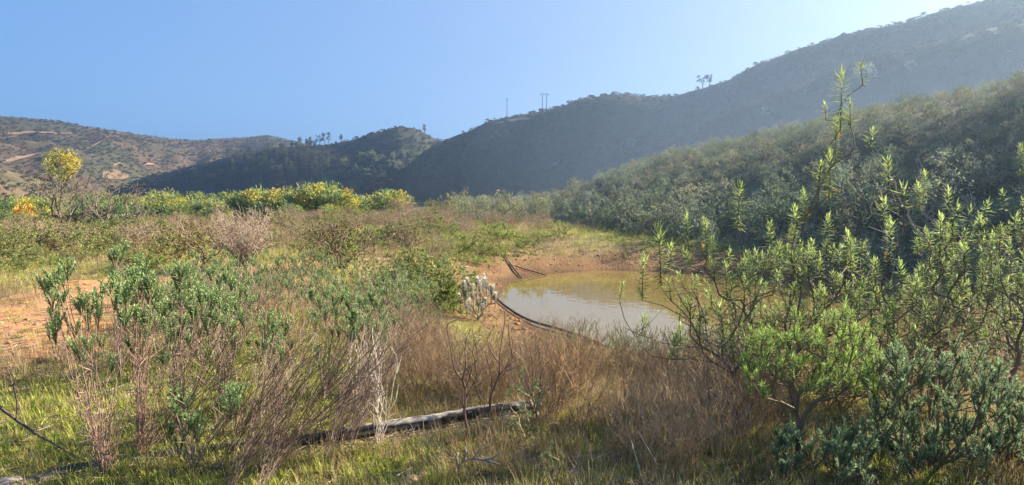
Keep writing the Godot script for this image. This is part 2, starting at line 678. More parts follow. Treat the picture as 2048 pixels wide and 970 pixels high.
func build_land() -> void:
	for p in [[-0.35, 16.1], [-0.3, 18.0], [0.1, 19.6], [0.9, 20.9], [2.0, 21.8], [3.2, 22.2], [4.8, 21.9], [6.6, 20.8], [8.6, 19.2], [10.2, 17.2], [10.8, 15.0], [10.0, 12.6], [8.0, 11.0], [5.5, 10.2], [3.2, 10.3], [1.9, 10.8], [0.95, 11.5], [0.45, 12.7], [0.05, 14.2]]:
		pond.append(Vector2(p[0], p[1]))
	add_hill("far", -4.0, 19.0, 180.0, 7.0, 0.45, [[-420, 190, 400], [-200, 207, 405], [0, 232, 410], [100, 240, 415], [180, 254, 425], [250, 264, 430], [285, 270, 432], [340, 277, 440], [395, 281, 455], [440, 277, 460], [490, 275, 460], [535, 270, 460], [590, 282, 460], [640, 295, 455], [760, 330, 450], [900, 372, 440]], [[-75, 9, 360], [-55, 9, 380]])
	add_hill("knoll", -4.0, 26.0, 60.0, 3.0, 0.45, [[-330, 300, 175], [-150, 312, 180], [0, 338, 184], [60, 352, 188], [110, 368, 190], [180, 392, 192], [260, 410, 192]], [[-70, 5, 165]])
	add_hill("middle", -4.0, 33.0, 110.0, 5.0, 0.45, [[150, 408, 320], [200, 396, 325], [235, 378, 325], [300, 353, 320], [400, 328, 310], [480, 309, 305], [560, 295, 300], [650, 290, 300], [700, 281, 300], [750, 265, 300], [800, 253, 300], [830, 257, 300], [875, 279, 305], [930, 305, 310], [1000, 340, 315], [1080, 390, 320]])
	add_hill("ridge", -4.0, 36.0, 110.0, 4.0, 0.4, [[470, 428, 205], [560, 408, 210], [690, 386, 216], [790, 345, 224], [880, 283, 232], [930, 265, 234], [985, 240, 236], [1050, 228, 236], [1100, 219, 235], [1170, 197, 230], [1235, 188, 225], [1300, 193, 220], [1350, 191, 214], [1400, 178, 208], [1450, 163, 203], [1520, 127, 195], [1600, 97, 187], [1700, 66, 178], [1800, 47, 168], [1900, 17, 160], [1960, 3, 155], [2048, -22, 150]], [[48, 13.5, 138], [62, 13.5, 128], [90, 12, 120], [120, 9, 120]])
	add_hill("spur", -4.0, 34.0, 60.0, 3.0, 0.45, [[1318, 300, 145], [1345, 280, 144], [1400, 252, 142], [1450, 226, 139], [1500, 206, 136], [1600, 168, 130], [1700, 128, 124], [1780, 104, 120], [1900, 76, 114], [2048, 42, 108]], [[50, 12.5, 98], [90, 10.5, 90], [115, 8, 90]])
	add_hill("near", -0.95, 30.0, 26.0, 0.7, 0.85, [[800, 416, 62, 56], [900, 411, 60, 50], [1000, 406, 56, 45], [1100, 396, 53, 38], [1160, 376, 52, 33], [1250, 341, 50, 27.5], [1350, 312, 49, 25], [1450, 292, 47, 23.6], [1550, 270, 45, 22.5], [1650, 248, 43, 21.7], [1750, 225, 42, 20.9], [1850, 208, 40, 20.3], [1950, 194, 38, 19.6], [2048, 165, 36, 18.8]], [[50, 11, 30, 17], [75, 10, 25, 15], [112, 6, 25, 16]])

	var st := SurfaceTool.new()
	st.begin(Mesh.PRIMITIVE_TRIANGLES)
	var azs := []
	var a := -180.0
	while a < 180.01:
		azs.append(a)
		a += 0.3 if absf(a + 0.01) < 44.0 else 4.0
	var rings := [0.0]
	var r := 0.7
	while r < 2600.0:
		rings.append(r)
		r *= 1.022 if r < 30.0 else 1.06
	for k in rings.size():
		for i in azs.size():
			var p := polar(azs[i], rings[k])
			st.set_color(soil_tint(p.x, p.y))
			st.add_vertex(Vector3(p.x, ground(p.x, p.y), -p.y))
	for k in rings.size() - 1:
		for i in azs.size() - 1:
			var q := k * azs.size() + i
			var up: int = q + azs.size()
			for e in [q, up, q + 1, q + 1, up, up + 1]:
				st.add_index(e)
	st.generate_normals()
	var soil := paint("soil", 0.95)
	soil.cull_mode = BaseMaterial3D.CULL_BACK
	soil.albedo_texture = noise_texture(0.03, Color(0.62, 0.62, 0.62), Color(1.0, 1.0, 1.0), 4, 5)
	soil.uv1_triplanar = true
	soil.uv1_world_triplanar = true
	soil.uv1_scale = Vector3(0.45, 0.45, 0.45)
	soil.heightmap_enabled = true
	soil.heightmap_scale = 3.0
	soil.heightmap_texture = noise_texture(0.05, Color.BLACK, Color.WHITE, 9, 5)
	tag(part("ground", st.commit(), soil, self), "grassy ground of the flat field and the bare clay banks of the pond", "ground", "", "structure")

	var turf := paint("hill_turf", 0.95)
	turf.cull_mode = BaseMaterial3D.CULL_BACK
	turf.albedo_texture = noise_texture(0.02, Color(0.55, 0.55, 0.55), Color.WHITE, 14, 5)
	turf.uv1_triplanar = true
	turf.uv1_world_triplanar = true
	turf.uv1_scale = Vector3(0.02, 0.02, 0.02)
	var looks := {
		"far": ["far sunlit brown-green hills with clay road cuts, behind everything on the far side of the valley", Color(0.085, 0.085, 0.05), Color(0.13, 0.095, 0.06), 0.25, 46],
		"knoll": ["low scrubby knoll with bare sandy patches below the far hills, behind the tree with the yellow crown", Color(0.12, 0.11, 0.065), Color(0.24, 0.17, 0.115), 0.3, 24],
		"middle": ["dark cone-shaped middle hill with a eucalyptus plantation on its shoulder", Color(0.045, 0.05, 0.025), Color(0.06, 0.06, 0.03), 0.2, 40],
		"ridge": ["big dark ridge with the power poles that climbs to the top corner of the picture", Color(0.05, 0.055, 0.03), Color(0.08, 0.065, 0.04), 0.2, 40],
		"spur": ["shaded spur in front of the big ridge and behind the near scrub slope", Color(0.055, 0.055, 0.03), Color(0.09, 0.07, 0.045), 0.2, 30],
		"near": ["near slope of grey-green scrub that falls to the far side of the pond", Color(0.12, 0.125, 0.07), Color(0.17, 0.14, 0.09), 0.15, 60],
	}
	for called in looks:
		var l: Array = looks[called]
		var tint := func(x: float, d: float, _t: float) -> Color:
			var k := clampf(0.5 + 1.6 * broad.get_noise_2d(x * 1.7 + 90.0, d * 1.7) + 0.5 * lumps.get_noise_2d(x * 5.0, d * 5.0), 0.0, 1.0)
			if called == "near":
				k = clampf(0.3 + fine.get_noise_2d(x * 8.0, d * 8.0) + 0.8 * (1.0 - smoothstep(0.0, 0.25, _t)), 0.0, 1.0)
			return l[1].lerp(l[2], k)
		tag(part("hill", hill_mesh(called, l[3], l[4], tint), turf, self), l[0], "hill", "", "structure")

	# dirt roads and clearings cut into the far hills
	var clay := paint("clay", 0.95)
	for e in [
		["dirt_road", "far", 1.8, Color(0.26, 0.165, 0.115), [[8, 266], [60, 266], [110, 268], [155, 267]], "long orange road cut high on the far hill, above the yellow tree crown"],
		["dirt_road", "far", 1.5, Color(0.26, 0.19, 0.135), [[208, 264], [245, 264], [281, 265]], "short tan road cut just below the crest of the far hill"],
		["dirt_road", "far", 1.6, Color(0.33, 0.25, 0.18), [[170, 296], [195, 288], [228, 277]], "straight pale track climbing the far hillside at a slant"],
		["dirt_road", "far", 2.0, Color(0.25, 0.18, 0.13), [[-30, 332], [0, 324], [40, 316], [82, 307]], "broad sandy road at the foot of the far hill beside the yellow crown"],
		["clearing", "far", 6.5, Color(0.18, 0.13, 0.08), [[205, 352], [230, 350], [257, 352]], "round tan clearing low on the far hill beside the dark middle hill"],
		["dirt_road", "far", 1.6, Color(0.4, 0.2, 0.14), [[278, 331], [292, 330], [308, 331]], "small red scar low on the far hill at the shoulder of the middle hill"],
		["dirt_road", "far", 1.2, Color(0.3, 0.22, 0.13), [[226, 344], [228, 332], [240, 327], [250, 334]], "thin looping track above the round tan clearing"],
		["dirt_road", "ridge", 1.6, Color(0.3, 0.24, 0.17), [[985, 251], [1015, 243], [1045, 239], [1075, 236]], "thin pale track near the ridge top below the power poles"],
	]:
		var pts := []
		for q in e[4]:
			pts.append(on_hill(e[1], q[0], q[1]))
		tag(part(e[0], road_strip(pts, e[2], e[1], e[3]), clay, self), e[5], e[0].replace("_", " "), "", "structure")

	# the bare clay track on the left of the field
	for p in [[-8.6, 2.0], [-6.4, 5.0], [-6.3, 8.0], [-7.2, 11.5], [-7.6, 14.0], [-5.4, 16.0], [-3.2, 17.0]]:
		track.append(Vector2(p[0], p[1]))
	tag(part("dirt_track", track_mesh(), clay, self), "bare orange clay track running through the grass on the left of the field", "dirt track", "", "structure")

	# water
	st = SurfaceTool.new()
	st.begin(Mesh.PRIMITIVE_TRIANGLES)
	var outline := Geometry2D.offset_polygon(pond, 0.8)[0]
	var tris := Geometry2D.triangulate_polygon(outline)
	for i in outline.size():
		st.set_normal(Vector3.UP)
		st.set_uv(outline[i] * 0.1)
		st.add_vertex(Vector3(outline[i].x, WATER, -outline[i].y))
	for i in range(tris.size() - 1, -1, -1):
		st.add_index(tris[i])
	var mud := StandardMaterial3D.new()
	mud.albedo_color = Color(0.15, 0.112, 0.036).linear_to_srgb()
	mud.roughness = 0.03
	mud.metallic_specular = 0.3
	mud.uv1_triplanar = true
	mud.uv1_world_triplanar = true
	mud.uv1_scale = Vector3(0.3, 0.3, 0.3)
	mud.heightmap_enabled = true
	mud.heightmap_scale = 0.12
	mud.heightmap_texture = noise_texture(0.012, Color.BLACK, Color.WHITE, 21, 3)
	mud.cull_mode = BaseMaterial3D.CULL_DISABLED
	tag(part("water", st.commit(), mud, self), "still muddy brown water of the small farm pond", "water", "", "structure")


func road_strip(pts: Array, wide: float, called: String, col: Color) -> ArrayMesh:
	var curve := Curve3D.new()
	for p in pts:
		curve.add_point(p)
	var st := SurfaceTool.new()
	st.begin(Mesh.PRIMITIVE_TRIANGLES)
	var n := int(curve.get_baked_length() / 1.5) + 2
	var rows := 5
	for i in n:
		var t := float(i) / (n - 1)
		var p := curve.sample_baked(t * curve.get_baked_length())
		var taper := 0.35 + 0.65 * sqrt(sin(PI * clampf(t, 0.02, 0.98)))
		var az := rad_to_deg(atan2(p.x, -p.z))
		var r := Vector2(p.x, p.z).length()
		for k in rows:
			var off := (float(k) / (rows - 1) - 0.5) * wide * taper * (1.0 + 0.5 * fine.get_noise_2d(p.x * 2.0, k * 40.0))
			var q := polar(az, r + off)
			st.set_color(col * (0.85 + 0.5 * fine.get_noise_2d(p.x * 3.0, p.z * 3.0 + k * 9.0)))
			st.add_vertex(Vector3(q.x, hill_height(called, az, r + off) + 0.3, -q.y))
	for i in n - 1:
		for k in rows - 1:
			var a := i * rows + k
			for e in [a, a + rows, a + 1, a + 1, a + rows, a + rows + 1]:
				st.add_index(e)
	st.generate_normals()
	return st.commit()


func track_mesh() -> ArrayMesh:
	var curve := Curve2D.new()
	for i in track.size():
		var t := (track[mini(i + 1, track.size() - 1)] - track[maxi(i - 1, 0)]) * 0.2
		curve.add_point(track[i], -t, t)
	var st := SurfaceTool.new()
	st.begin(Mesh.PRIMITIVE_TRIANGLES)
	var n := 130
	var rows := 23
	for i in n:
		var l := curve.get_baked_length() * i / (n - 1)
		var p := curve.sample_baked(l)
		var d := (curve.sample_baked(l + 0.05) - curve.sample_baked(maxf(l - 0.05, 0.0))).normalized()
		var s := Vector2(d.y, -d.x)
		for k in rows:
			var w := float(k) / (rows - 1) * 2.0 - 1.0
			var q := p + s * w * 2.0
			var cover := 0.95 - absf(w) + 0.85 * lumps.get_noise_2d(q.x * 16.0, q.y * 16.0) + 0.3 * fine.get_noise_2d(q.x * 25.0, q.y * 25.0)
			cover -= 0.8 * smoothstep(0.6, 1.0, absf(float(i) / (n - 1) * 2.0 - 1.0))
			var y := ground(q.x, q.y) + clampf((cover - 0.35) * 0.05, -0.04, 0.012)
			st.set_color(Color(0.4, 0.185, 0.085).lerp(Color(0.26, 0.165, 0.085), clampf(0.5 + lumps.get_noise_2d(q.x * 20.0, q.y * 20.0), 0, 1)))
			st.add_vertex(Vector3(q.x, y, -q.y))
	for i in n - 1:
		for k in rows - 1:
			var a := i * rows + k
			for e in [a, a + 1, a + rows, a + 1, a + rows + 1, a + rows]:
				st.add_index(e)
	st.generate_normals()
	return st.commit()


func track_cover(x: float, d: float) -> float:
	var best := 9.0
	for i in track.size() - 1:
		best = minf(best, Geometry2D.get_closest_point_to_segment(Vector2(x, d), track[i], track[i + 1]).distance_to(Vector2(x, d)))
	return 1.0 - smoothstep(0.7, 1.6, best + 0.7 * lumps.get_noise_2d(x * 14.0, d * 14.0))


# ---- scrub on the hills ----------------------------------------------------------------------------------------
func strew(called: String, x0: float, x1: float, gap: float, low: float, high: float, size: Vector2, cols: Array, into: Array, t_min := 0.0, t_max := 1.06) -> void:
	# bushes at about one per gap x gap metres over the front of a hill, between two azimuths
	var h: Dictionary = hills[called]
	var az := x0
	while az < x1:
		var i := clampi(int((az - h.from) / 0.1), 0, h.rc.size() - 1)
		var r: float = lerpf(h.rf[i], h.rc[i], t_min)
		var end: float = lerpf(h.rf[i], h.rc[i], t_max)
		while r < end:
			var a := az + rnd(-0.5, 0.5) * rad_to_deg(gap / r)
			var q := r + rnd(-0.5, 0.5) * gap
			var p := polar(a, q)
			var n := broad.get_noise_2d(p.x * 3.0 + 400.0, p.y * 3.0)
			if rng.randf() < clampf(0.75 + n * 1.2, low, high):
				var s := rnd(size.x, size.y) * rnd(0.8, 1.15) * (0.6 if q > end - 0.1 * (end - h.rf[i]) and called != "near" else 1.0)
				var y := hill_height(called, a, q)
				if y > ground(p.x, p.y) - 0.5:
					into.append([Transform3D(Basis(Vector3.UP, rnd(0, TAU)).scaled(Vector3(s * rnd(0.8, 1.3), s * rnd(0.7, 1.1), s * rnd(0.8, 1.3))), Vector3(p.x, y - 0.1 * s, -p.y)), shade(cols[rng.randi() % cols.size()], 0.3)])
			r += gap * rnd(0.85, 1.15)
		az += rad_to_deg(gap / (h.rc[i] * 0.85))


func azimuth_of(p: Vector3) -> float:
	return rad_to_deg(atan2(p.x, -p.z))


func put_strewn(called: String, label: String, category: String, shapes: Array, list: Array) -> void:
	# one object, its copies shared among a few shapes
	var o := Node3D.new()
	o.name = numbered(called)
	add_child(o, true)
	tag(o, label, category, "", "stuff")
	for k in shapes.size():
		var places := []
		var tints := PackedColorArray()
		for i in range(k, list.size(), shapes.size()):
			places.append(list[i][0])
			tints.append(list[i][1])
		if places.size():
			copies("foliage", shapes[k], mats.far_leaf, places, tints, o)


func build_haze() -> void:
	# thin blue haze hanging in the sun's glare over the near slope
	var o := Node3D.new()
	o.name = "haze"
	add_child(o)
	tag(o, "thin blue sunlit haze hanging over the near slope beyond the pond", "haze", "", "stuff")
	for i in 9:      # denser towards the middle, fading out without an edge
		var k := 0.3 + 0.115 * i
		var f := FogVolume.new()
		f.name = "bank"
		f.shape = RenderingServer.FOG_VOLUME_SHAPE_ELLIPSOID
		f.size = Vector3(74, 26, 74) * Vector3(k, minf(k, 1.0), k)
		f.position = Vector3(37, 3, -49)
		var m := FogMaterial.new()
		m.density = 0.0007
		m.albedo = Color(0.72, 0.84, 1.0)
		f.material = m
		o.add_child(f, true)


func build_far_plants() -> void:
	var white := Color(1, 1, 1)
	var tuft := []
	for i in 3:
		tuft.append(crown(Vector3(0.62, 0.95, 0.62), 13, 15, 0.2, 0.15, [white], [1.0], 0.0))
	var list := []
	strew("far", -42, -2, 2.2, 0.45, 0.95, Vector2(0.6, 1.35), [Color(0.085, 0.095, 0.05), Color(0.1, 0.105, 0.06), Color(0.11, 0.095, 0.06)], list)
	put_strewn("hillside_scrub", "low scrub speckling the far sunlit hills", "scrub", tuft, list)
	list = []
	strew("knoll", -44, -26, 1.5, 0.45, 0.9, Vector2(0.7, 1.5), [Color(0.13, 0.14, 0.08), Color(0.16, 0.15, 0.095)], list)
	put_strewn("hillside_scrub", "dotted bushes on the low sandy knoll", "scrub", tuft, list)
	list = []
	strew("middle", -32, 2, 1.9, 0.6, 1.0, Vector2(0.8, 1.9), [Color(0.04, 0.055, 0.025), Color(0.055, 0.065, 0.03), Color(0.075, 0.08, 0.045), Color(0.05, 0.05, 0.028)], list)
	put_strewn("hillside_scrub", "dense dark scrub covering the cone-shaped middle hill", "scrub", tuft, list)
	list = []
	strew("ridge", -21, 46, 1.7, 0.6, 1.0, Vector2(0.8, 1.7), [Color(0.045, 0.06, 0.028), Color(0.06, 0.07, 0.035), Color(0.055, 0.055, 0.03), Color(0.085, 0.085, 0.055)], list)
	put_strewn("hillside_scrub", "dense dark scrub covering the big ridge below the power poles", "scrub", tuft, list)
	list = []
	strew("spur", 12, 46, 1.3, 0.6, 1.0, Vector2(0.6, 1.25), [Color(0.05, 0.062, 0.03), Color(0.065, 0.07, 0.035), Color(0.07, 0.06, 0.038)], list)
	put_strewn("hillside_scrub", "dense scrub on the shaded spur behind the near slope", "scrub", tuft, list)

	# valley floor between field and hills
	list = []
	for i in 900:
		var d := rnd(58, 190)
		var p := polar(rnd(-42, 8), d)
		var s := rnd(1.2, 2.6)
		list.append([Transform3D(Basis(Vector3.UP, rnd(0, TAU)).scaled(Vector3(s, s * 0.9, s)), Vector3(p.x, ground(p.x, p.y) - 0.1, -p.y)), shade([Color(0.06, 0.075, 0.03), Color(0.08, 0.08, 0.04)][i % 2], 0.3)])
	put_strewn("valley_scrub", "low dark scrub on the valley floor beyond the acacia belt", "scrub", tuft, list)

	# the near slope: fine pale scrub, the nearest bushes each a plant of its own
	var forms := []
	for i in 4:
		var parts := leafed(dome(46, 0.5, 0.45, 1.1), 0.005, 0.02, Color(0.3, 0.26, 0.22), 10, 0.055, 0.02, [Color(0.25, 0.29, 0.19), Color(0.32, 0.33, 0.22), Color(0.2, 0.245, 0.16)], 0.1)
		forms.append(parts)
	list = []
	strew("near", -5, 44, 0.68, 0.85, 1.0, Vector2(0.45, 0.85), [Color(1, 1, 1), Color(0.85, 0.9, 0.8), Color(1.1, 1.0, 0.85), Color(0.75, 0.85, 0.75)], list, 0.04, 1.15)
	strew("near", 1.5, 44, 1.5, 0.7, 1.0, Vector2(1.2, 2.0), [Color(0.85, 0.9, 0.85), Color(0.7, 0.8, 0.72)], list, 0.0, 0.3)
	var near_list := []
	var rest := []
	for e in list:
		var r := Vector2(e[0].origin.x, e[0].origin.z).length()
		if r < 31.0 and near_list.size() < 130 and rng.randf() < 0.3:
			near_list.append(e)
		else:
			rest.append(e)
	var o := Node3D.new()
	o.name = numbered("slope_scrub")
	add_child(o, true)
	tag(o, "fine grey-green scrub covering the near slope across the pond", "scrub", "", "stuff")
	for k in 4:
		var places := []
		var tints := PackedColorArray()
		for i in range(k, rest.size(), 4):
			places.append(rest[i][0])
			tints.append(rest[i][1])
		copies("stems", forms[k][0], mats.twig, places, tints, o)
		copies("foliage", forms[k][1], mats.far_leaf, places, tints, o)
	for i in near_list.size():
		var t: Transform3D = near_list[i][0]
		var b := thing("scrub_bush", "grey-green scrub bush on the shaded near slope" + spot((azimuth_of(t.origin) + 2.0) / 42.0, (Vector2(t.origin.x, t.origin.z).length() - 20.0) / 12.0), "bush", t.origin, 0.0, "scrub bushes low on the near slope")
		b.transform = t
		part("stems", forms[i % 4][0], mats.twig, b)
		part("foliage", forms[i % 4][1], mats.far_leaf, b)

	# pale pointed shrubs where the near slope runs out into the field
	var pale := []
	for i in 3:
		pale.append([crown(Vector3(0.45, 1.5, 0.45), 16, 30, 0.10, 0.04, [Color(0.2, 0.23, 0.12), Color(0.15, 0.19, 0.08), Color(0.28, 0.27, 0.17)], [0.45, 0.35, 0.2], 0.0), twiggy(dome(14, 0.4, 0.8, 1.6), 0.006, 0.03, Color(0.26, 0.22, 0.17), 1, 0.2).mesh()])
	for i in 46:
		var x := rnd(890, 1150)
		var d := rnd(36, 50) if x < 1040 else rnd(35, 44)
		var p := ground_at(x, d)
		var b := thing("pale_shrub", "pale pointed shrub where the near slope meets the field" + spot((x - 890.0) / 260.0, (d - 35.0) / 15.0), "shrub", p, rnd(0, TAU), "pale shrubs at the end of the near slope")
		b.scale = Vector3.ONE * rnd(0.65, 1.3) * Vector3(rnd(0.8, 1.2), 1.0, 1.0)
		part("stems", pale[i % 3][1], mats.twig, b)
		part("foliage", pale[i % 3][0], mats.far_leaf, b)


# ---- trees and hillside landmarks ------------------------------------------------------------------------------
func build_trees() -> void:
	# slender eucalyptus of the plantation on the middle hill
	var gum := []
	for i in 3:
		var tr := Shape.new()
		var p := Vector3.ZERO
		for k in 6:
			var q := Vector3(rnd(-0.12, 0.12) * k, 1.5 * (k + 1), rnd(-0.12, 0.12) * k)
			tr.rod(p, q, 0.16 - 0.022 * k, 0.14 - 0.022 * k, 5, shade(Color(0.13, 0.11, 0.09)))
			p = q
		gum.append([tr.mesh(), crown(Vector3(1.0, 7.6, 1.0), 34, 16, 0.5, 0.22, [Color(0.055, 0.07, 0.032), Color(0.075, 0.085, 0.045), Color(0.09, 0.085, 0.055)], [0.4, 0.35, 0.25], 0.0)])
	for i in 120:
		var x := rnd(455, 665)
		var top := lerpf(308, 291, clampf((x - 455) / 150.0, 0, 1))
		var p := on_hill("middle", x, top + pow(rng.randf(), 0.8) * 58.0 + 14.0)
		var t := thing("eucalyptus_tree", "slender eucalyptus in the plantation on the middle hill" + spot((x - 455.0) / 210.0, (p.y - 10.0) / 18.0), "tree", p, rnd(0, TAU), "eucalyptus trees of the plantation")
		t.scale = Vector3.ONE * rnd(0.5, 0.85) * Vector3(1, rnd(0.8, 1.1), 1)
		part("trunk", gum[i % 3][0], mats.twig, t)
		part("crown", gum[i % 3][1], mats.far_leaf, t, Transform3D(Basis(), Vector3(0, 0.9, 0)))

	# pale rounded bushes low on the middle hill
	var round_form := []
	for i in 3:
		round_form.append([crown(Vector3(1.3, 2.5, 1.3), 22, 26, 0.36, 0.2, [Color(0.17, 0.18, 0.11), Color(0.22, 0.225, 0.14), Color(0.13, 0.155, 0.075)], [0.4, 0.35, 0.25], 0.0), twiggy(dome(8, 0.7, 1.0, 2.0), 0.02, 0.1, Color(0.2, 0.17, 0.14), 0, 0.1).mesh()])
	for i in 95:
		var x := rnd(690, 880) if i % 3 else rnd(600, 770)
		var y := rnd(318, 385) if i % 3 else rnd(355, 388)
		y = maxf(y, 285 + absf(x - 800) * 0.5)
		var p := on_hill("middle", x, y)
		var t := thing("round_bush", "pale rounded bush on the face of the middle hill" + spot((x - 600.0) / 280.0, (388.0 - y) / 75.0), "bush", p, rnd(0, TAU), "pale bushes on the middle hill")
		t.scale = Vector3.ONE * rnd(0.9, 1.7)
		part("stem", round_form[i % 3][1], mats.twig, t)
		part("crown", round_form[i % 3][0], mats.far_leaf, t)
	for e in [[725, 328, 1.6, "bright green bush, the biggest on the face of the middle hill"], [829, 318, 1.5, "green bush on the middle hill beside the shadow edge of the big ridge"]]:
		var t := thing("round_bush", e[3], "bush", on_hill("middle", e[0], e[1]), 0.4)
		t.scale = Vector3.ONE * e[2]
		part("stem", round_form[1][1], mats.twig, t)
		part("crown", crown(Vector3(1.4, 2.6, 1.4), 26, 26, 0.36, 0.2, [Color(0.12, 0.17, 0.05), Color(0.09, 0.13, 0.04)], [0.6, 0.4], 0.0), mats.far_leaf, t)

	# trees that stand out against the sky
	for e in [
		["middle", 593, 290, 1.6, 0, "small dark tree at the left end of the tree row on the saddle"],
		["middle", 612, 290, 2.9, 1, "thin leaning pine on the saddle, second from the left end of the row"],
		["middle", 622, 289, 3.6, 1, "flat-topped pine in the middle of the row on the saddle"],
		["middle", 640, 289, 4.2, 2, "wide bent pine with a sideways crown on the saddle skyline"],
		["middle", 649, 289, 5.2, 1, "tallest bare-stemmed pine of the row on the saddle"],
		["middle", 656, 289, 5.0, 1, "tall thin pine at the right end of the row on the saddle"],
		["middle", 683, 284, 3.0, 3, "lone round-headed tree on the skyline between saddle and cone hill"],
		["middle", 850, 270, 4.4, 1, "lone thin tree on the right shoulder of the cone hill"],
		["ridge", 1405, 178, 3.6, 2, "spreading dark tree on the ridge skyline"],
		["ridge", 1418, 174, 3.2, 3, "smaller round tree beside the spreading tree on the ridge skyline"],
	]:
		var p := on_hill(e[0], e[1], e[2])
		var t := thing("skyline_tree", e[5], "tree", p)
		var h: float = e[3]
		var tr := Shape.new()
		var cr := Shape.new()
		var tips := []
		var lean := rnd(-0.12, 0.12) * h
		var wide: float = [0.5, 0.3, 0.75, 0.4][e[4]] * h * 0.55
		for k in 20:
			tips.append(Vector3(lean + rnd(-1, 1) * wide, h * rnd(0.42, 1.0), rnd(-1, 1) * wide * 0.7))
		limbs(tr, grow(Vector3.ZERO, tips, 0.6, 0.3, 0.03, h * 0.25), 0.03, 0.16, 0.5, Color(0.1, 0.085, 0.07))
		for q: Vector3 in tips:
			for k in 16:
				var d := (ball() + Vector3(0, 0.6, 0)).normalized()
				cr.blade(q + ball() * rnd(0, 0.11) * h, d, side_of(d), 0.35, 0.16, shade(Color(0.035, 0.05, 0.025)))
		part("trunk", tr.mesh(), mats.twig, t)
		part("crown", cr.mesh(), mats.far_leaf, t)
	for e in [["ridge", 1468, 192, Color(0.34, 0.1, 0.06), "rust-red bush high on the shaded ridge", 2.0], ["ridge", 1262, 300, Color(0.12, 0.17, 0.10), "pale green tree standing above the near slope against the dark ridge", 3.4], ["ridge", 1110, 338, Color(0.2, 0.2, 0.15), "small pale bush alone low on the dark ridge", 1.5], ["spur", 1530, 235, Color(0.2, 0.2, 0.13), "wide pale bush on the spur above the near slope", 1.6], ["spur", 1725, 180, Color(0.17, 0.2, 0.13), "tall pale shrub behind the tallest leafy stem, on the spur", 3.6], ["spur", 1820, 145, Color(0.2, 0.2, 0.16), "low spreading pale bush high on the spur", 1.4]]:
		var h: float = e[5]
		var t := thing("hillside_bush", e[4], "bush", on_hill(e[0], e[1], e[2]))
		part("stem", twiggy(dome(9, h * 0.3, h * 0.4, h * 0.85), 0.02, 0.1, Color(0.2, 0.16, 0.13), 0, 0.1).mesh(), mats.twig, t)
		part("crown", crown(Vector3(h * 0.42, h, h * 0.42), 22, 24, 0.3, 0.14, [e[3], e[3] * 1.3], [0.6, 0.4], 0.05), mats.far_leaf, t)

	# power poles on the ridge
	var wood := paint("pole_wood", 0.8)
	for e in [[1014, 233, 196, "single wooden power pole on the ridge"], [1089, 222, 188, ""]]:
		var b := on_hill("ridge", e[0], e[1])
		var depth := -b.z
		var top: float = at(e[0], e[2], depth).y
		var h := top - b.y
		if e[3]:
			var t := thing("power_pole", "single slim wooden power pole on the ridge, left of the twin-legged one", "power pole", b)
			var s := Shape.new()
			s.rod(Vector3(0, -0.5, 0), Vector3(0, h, 0), 0.13, 0.09, 7, Color(0.16, 0.14, 0.12))
			part("post", s.mesh(), wood, t)
			s = Shape.new()
			s.rod(Vector3(-0.55, h - 0.5, 0), Vector3(0.55, h - 0.5, 0), 0.05, 0.05, 5, Color(0.18, 0.16, 0.14))
			part("crossarm", s.mesh(), wood, t)
		else:
			var t := thing("power_pole", "twin-legged wooden power pole with a crossbar on the ridge", "power pole", b)
			for k in [-1, 1]:
				var s := Shape.new()
				s.rod(Vector3(k * 0.72, -0.8, 0), Vector3(k * 0.72, h, 0), 0.13, 0.1, 7, Color(0.16, 0.14, 0.12))
				part("leg", s.mesh(), wood, t)
			var s := Shape.new()
			s.rod(Vector3(-1.5, h, 0.12), Vector3(1.5, h, 0.12), 0.09, 0.09, 6, Color(0.18, 0.16, 0.14))
			var bar := part("crossbar", s.mesh(), wood, t)
			for k in [-1.4, 0.0, 1.4]:
				s = Shape.new()
				s.rod(Vector3(k, h, 0.12), Vector3(k, h - 0.7, 0.12), 0.06, 0.06, 5, Color(0.2, 0.18, 0.17))
				part("insulator", s.mesh(), wood, bar)

	# the acacia belt beyond the field
	var leafy := Color(0.17, 0.23, 0.085)
	var blue := Color(0.13, 0.195, 0.095)
	var lime := Color(0.26, 0.29, 0.08)
	var bloom := Color(0.44, 0.37, 0.06)
	var dull := Color(0.22, 0.22, 0.11)
	var palettes := {"green": [[leafy, blue, lime], [0.45, 0.35, 0.2], 0], "flecked": [[leafy, lime, blue], [0.4, 0.33, 0.27], 6], "yellow": [[leafy, lime], [0.5, 0.5], 15], "olive": [[dull, lime, leafy], [0.4, 0.35, 0.25], 0]}
	var forms := {}
	for called in palettes:
		forms[called] = []
		for i in 3:
			var size := Vector3(rnd(1.5, 1.9), rnd(3.1, 3.6), rnd(1.5, 1.9))
			var pal: Array = palettes[called]
			var cr := crown(size, 46, 42, 0.26, 0.11, pal[0], pal[1], 0.05)
			var tr := Shape.new()
			limbs(tr, grow(Vector3.ZERO, dome(14, 1.2, 1.4, 3.0), 0.5, 0.3, 0.03, 0.4), 0.02, 0.11, 0.5, Color(0.14, 0.11, 0.085))
			forms[called].append([tr.mesh(), cr, crown(size * 1.04, pal[2], 60, 0.13, 0.1, [bloom, bloom * 1.2], [0.6, 0.4], 0.2) if pal[2] else null])
	var n := 0
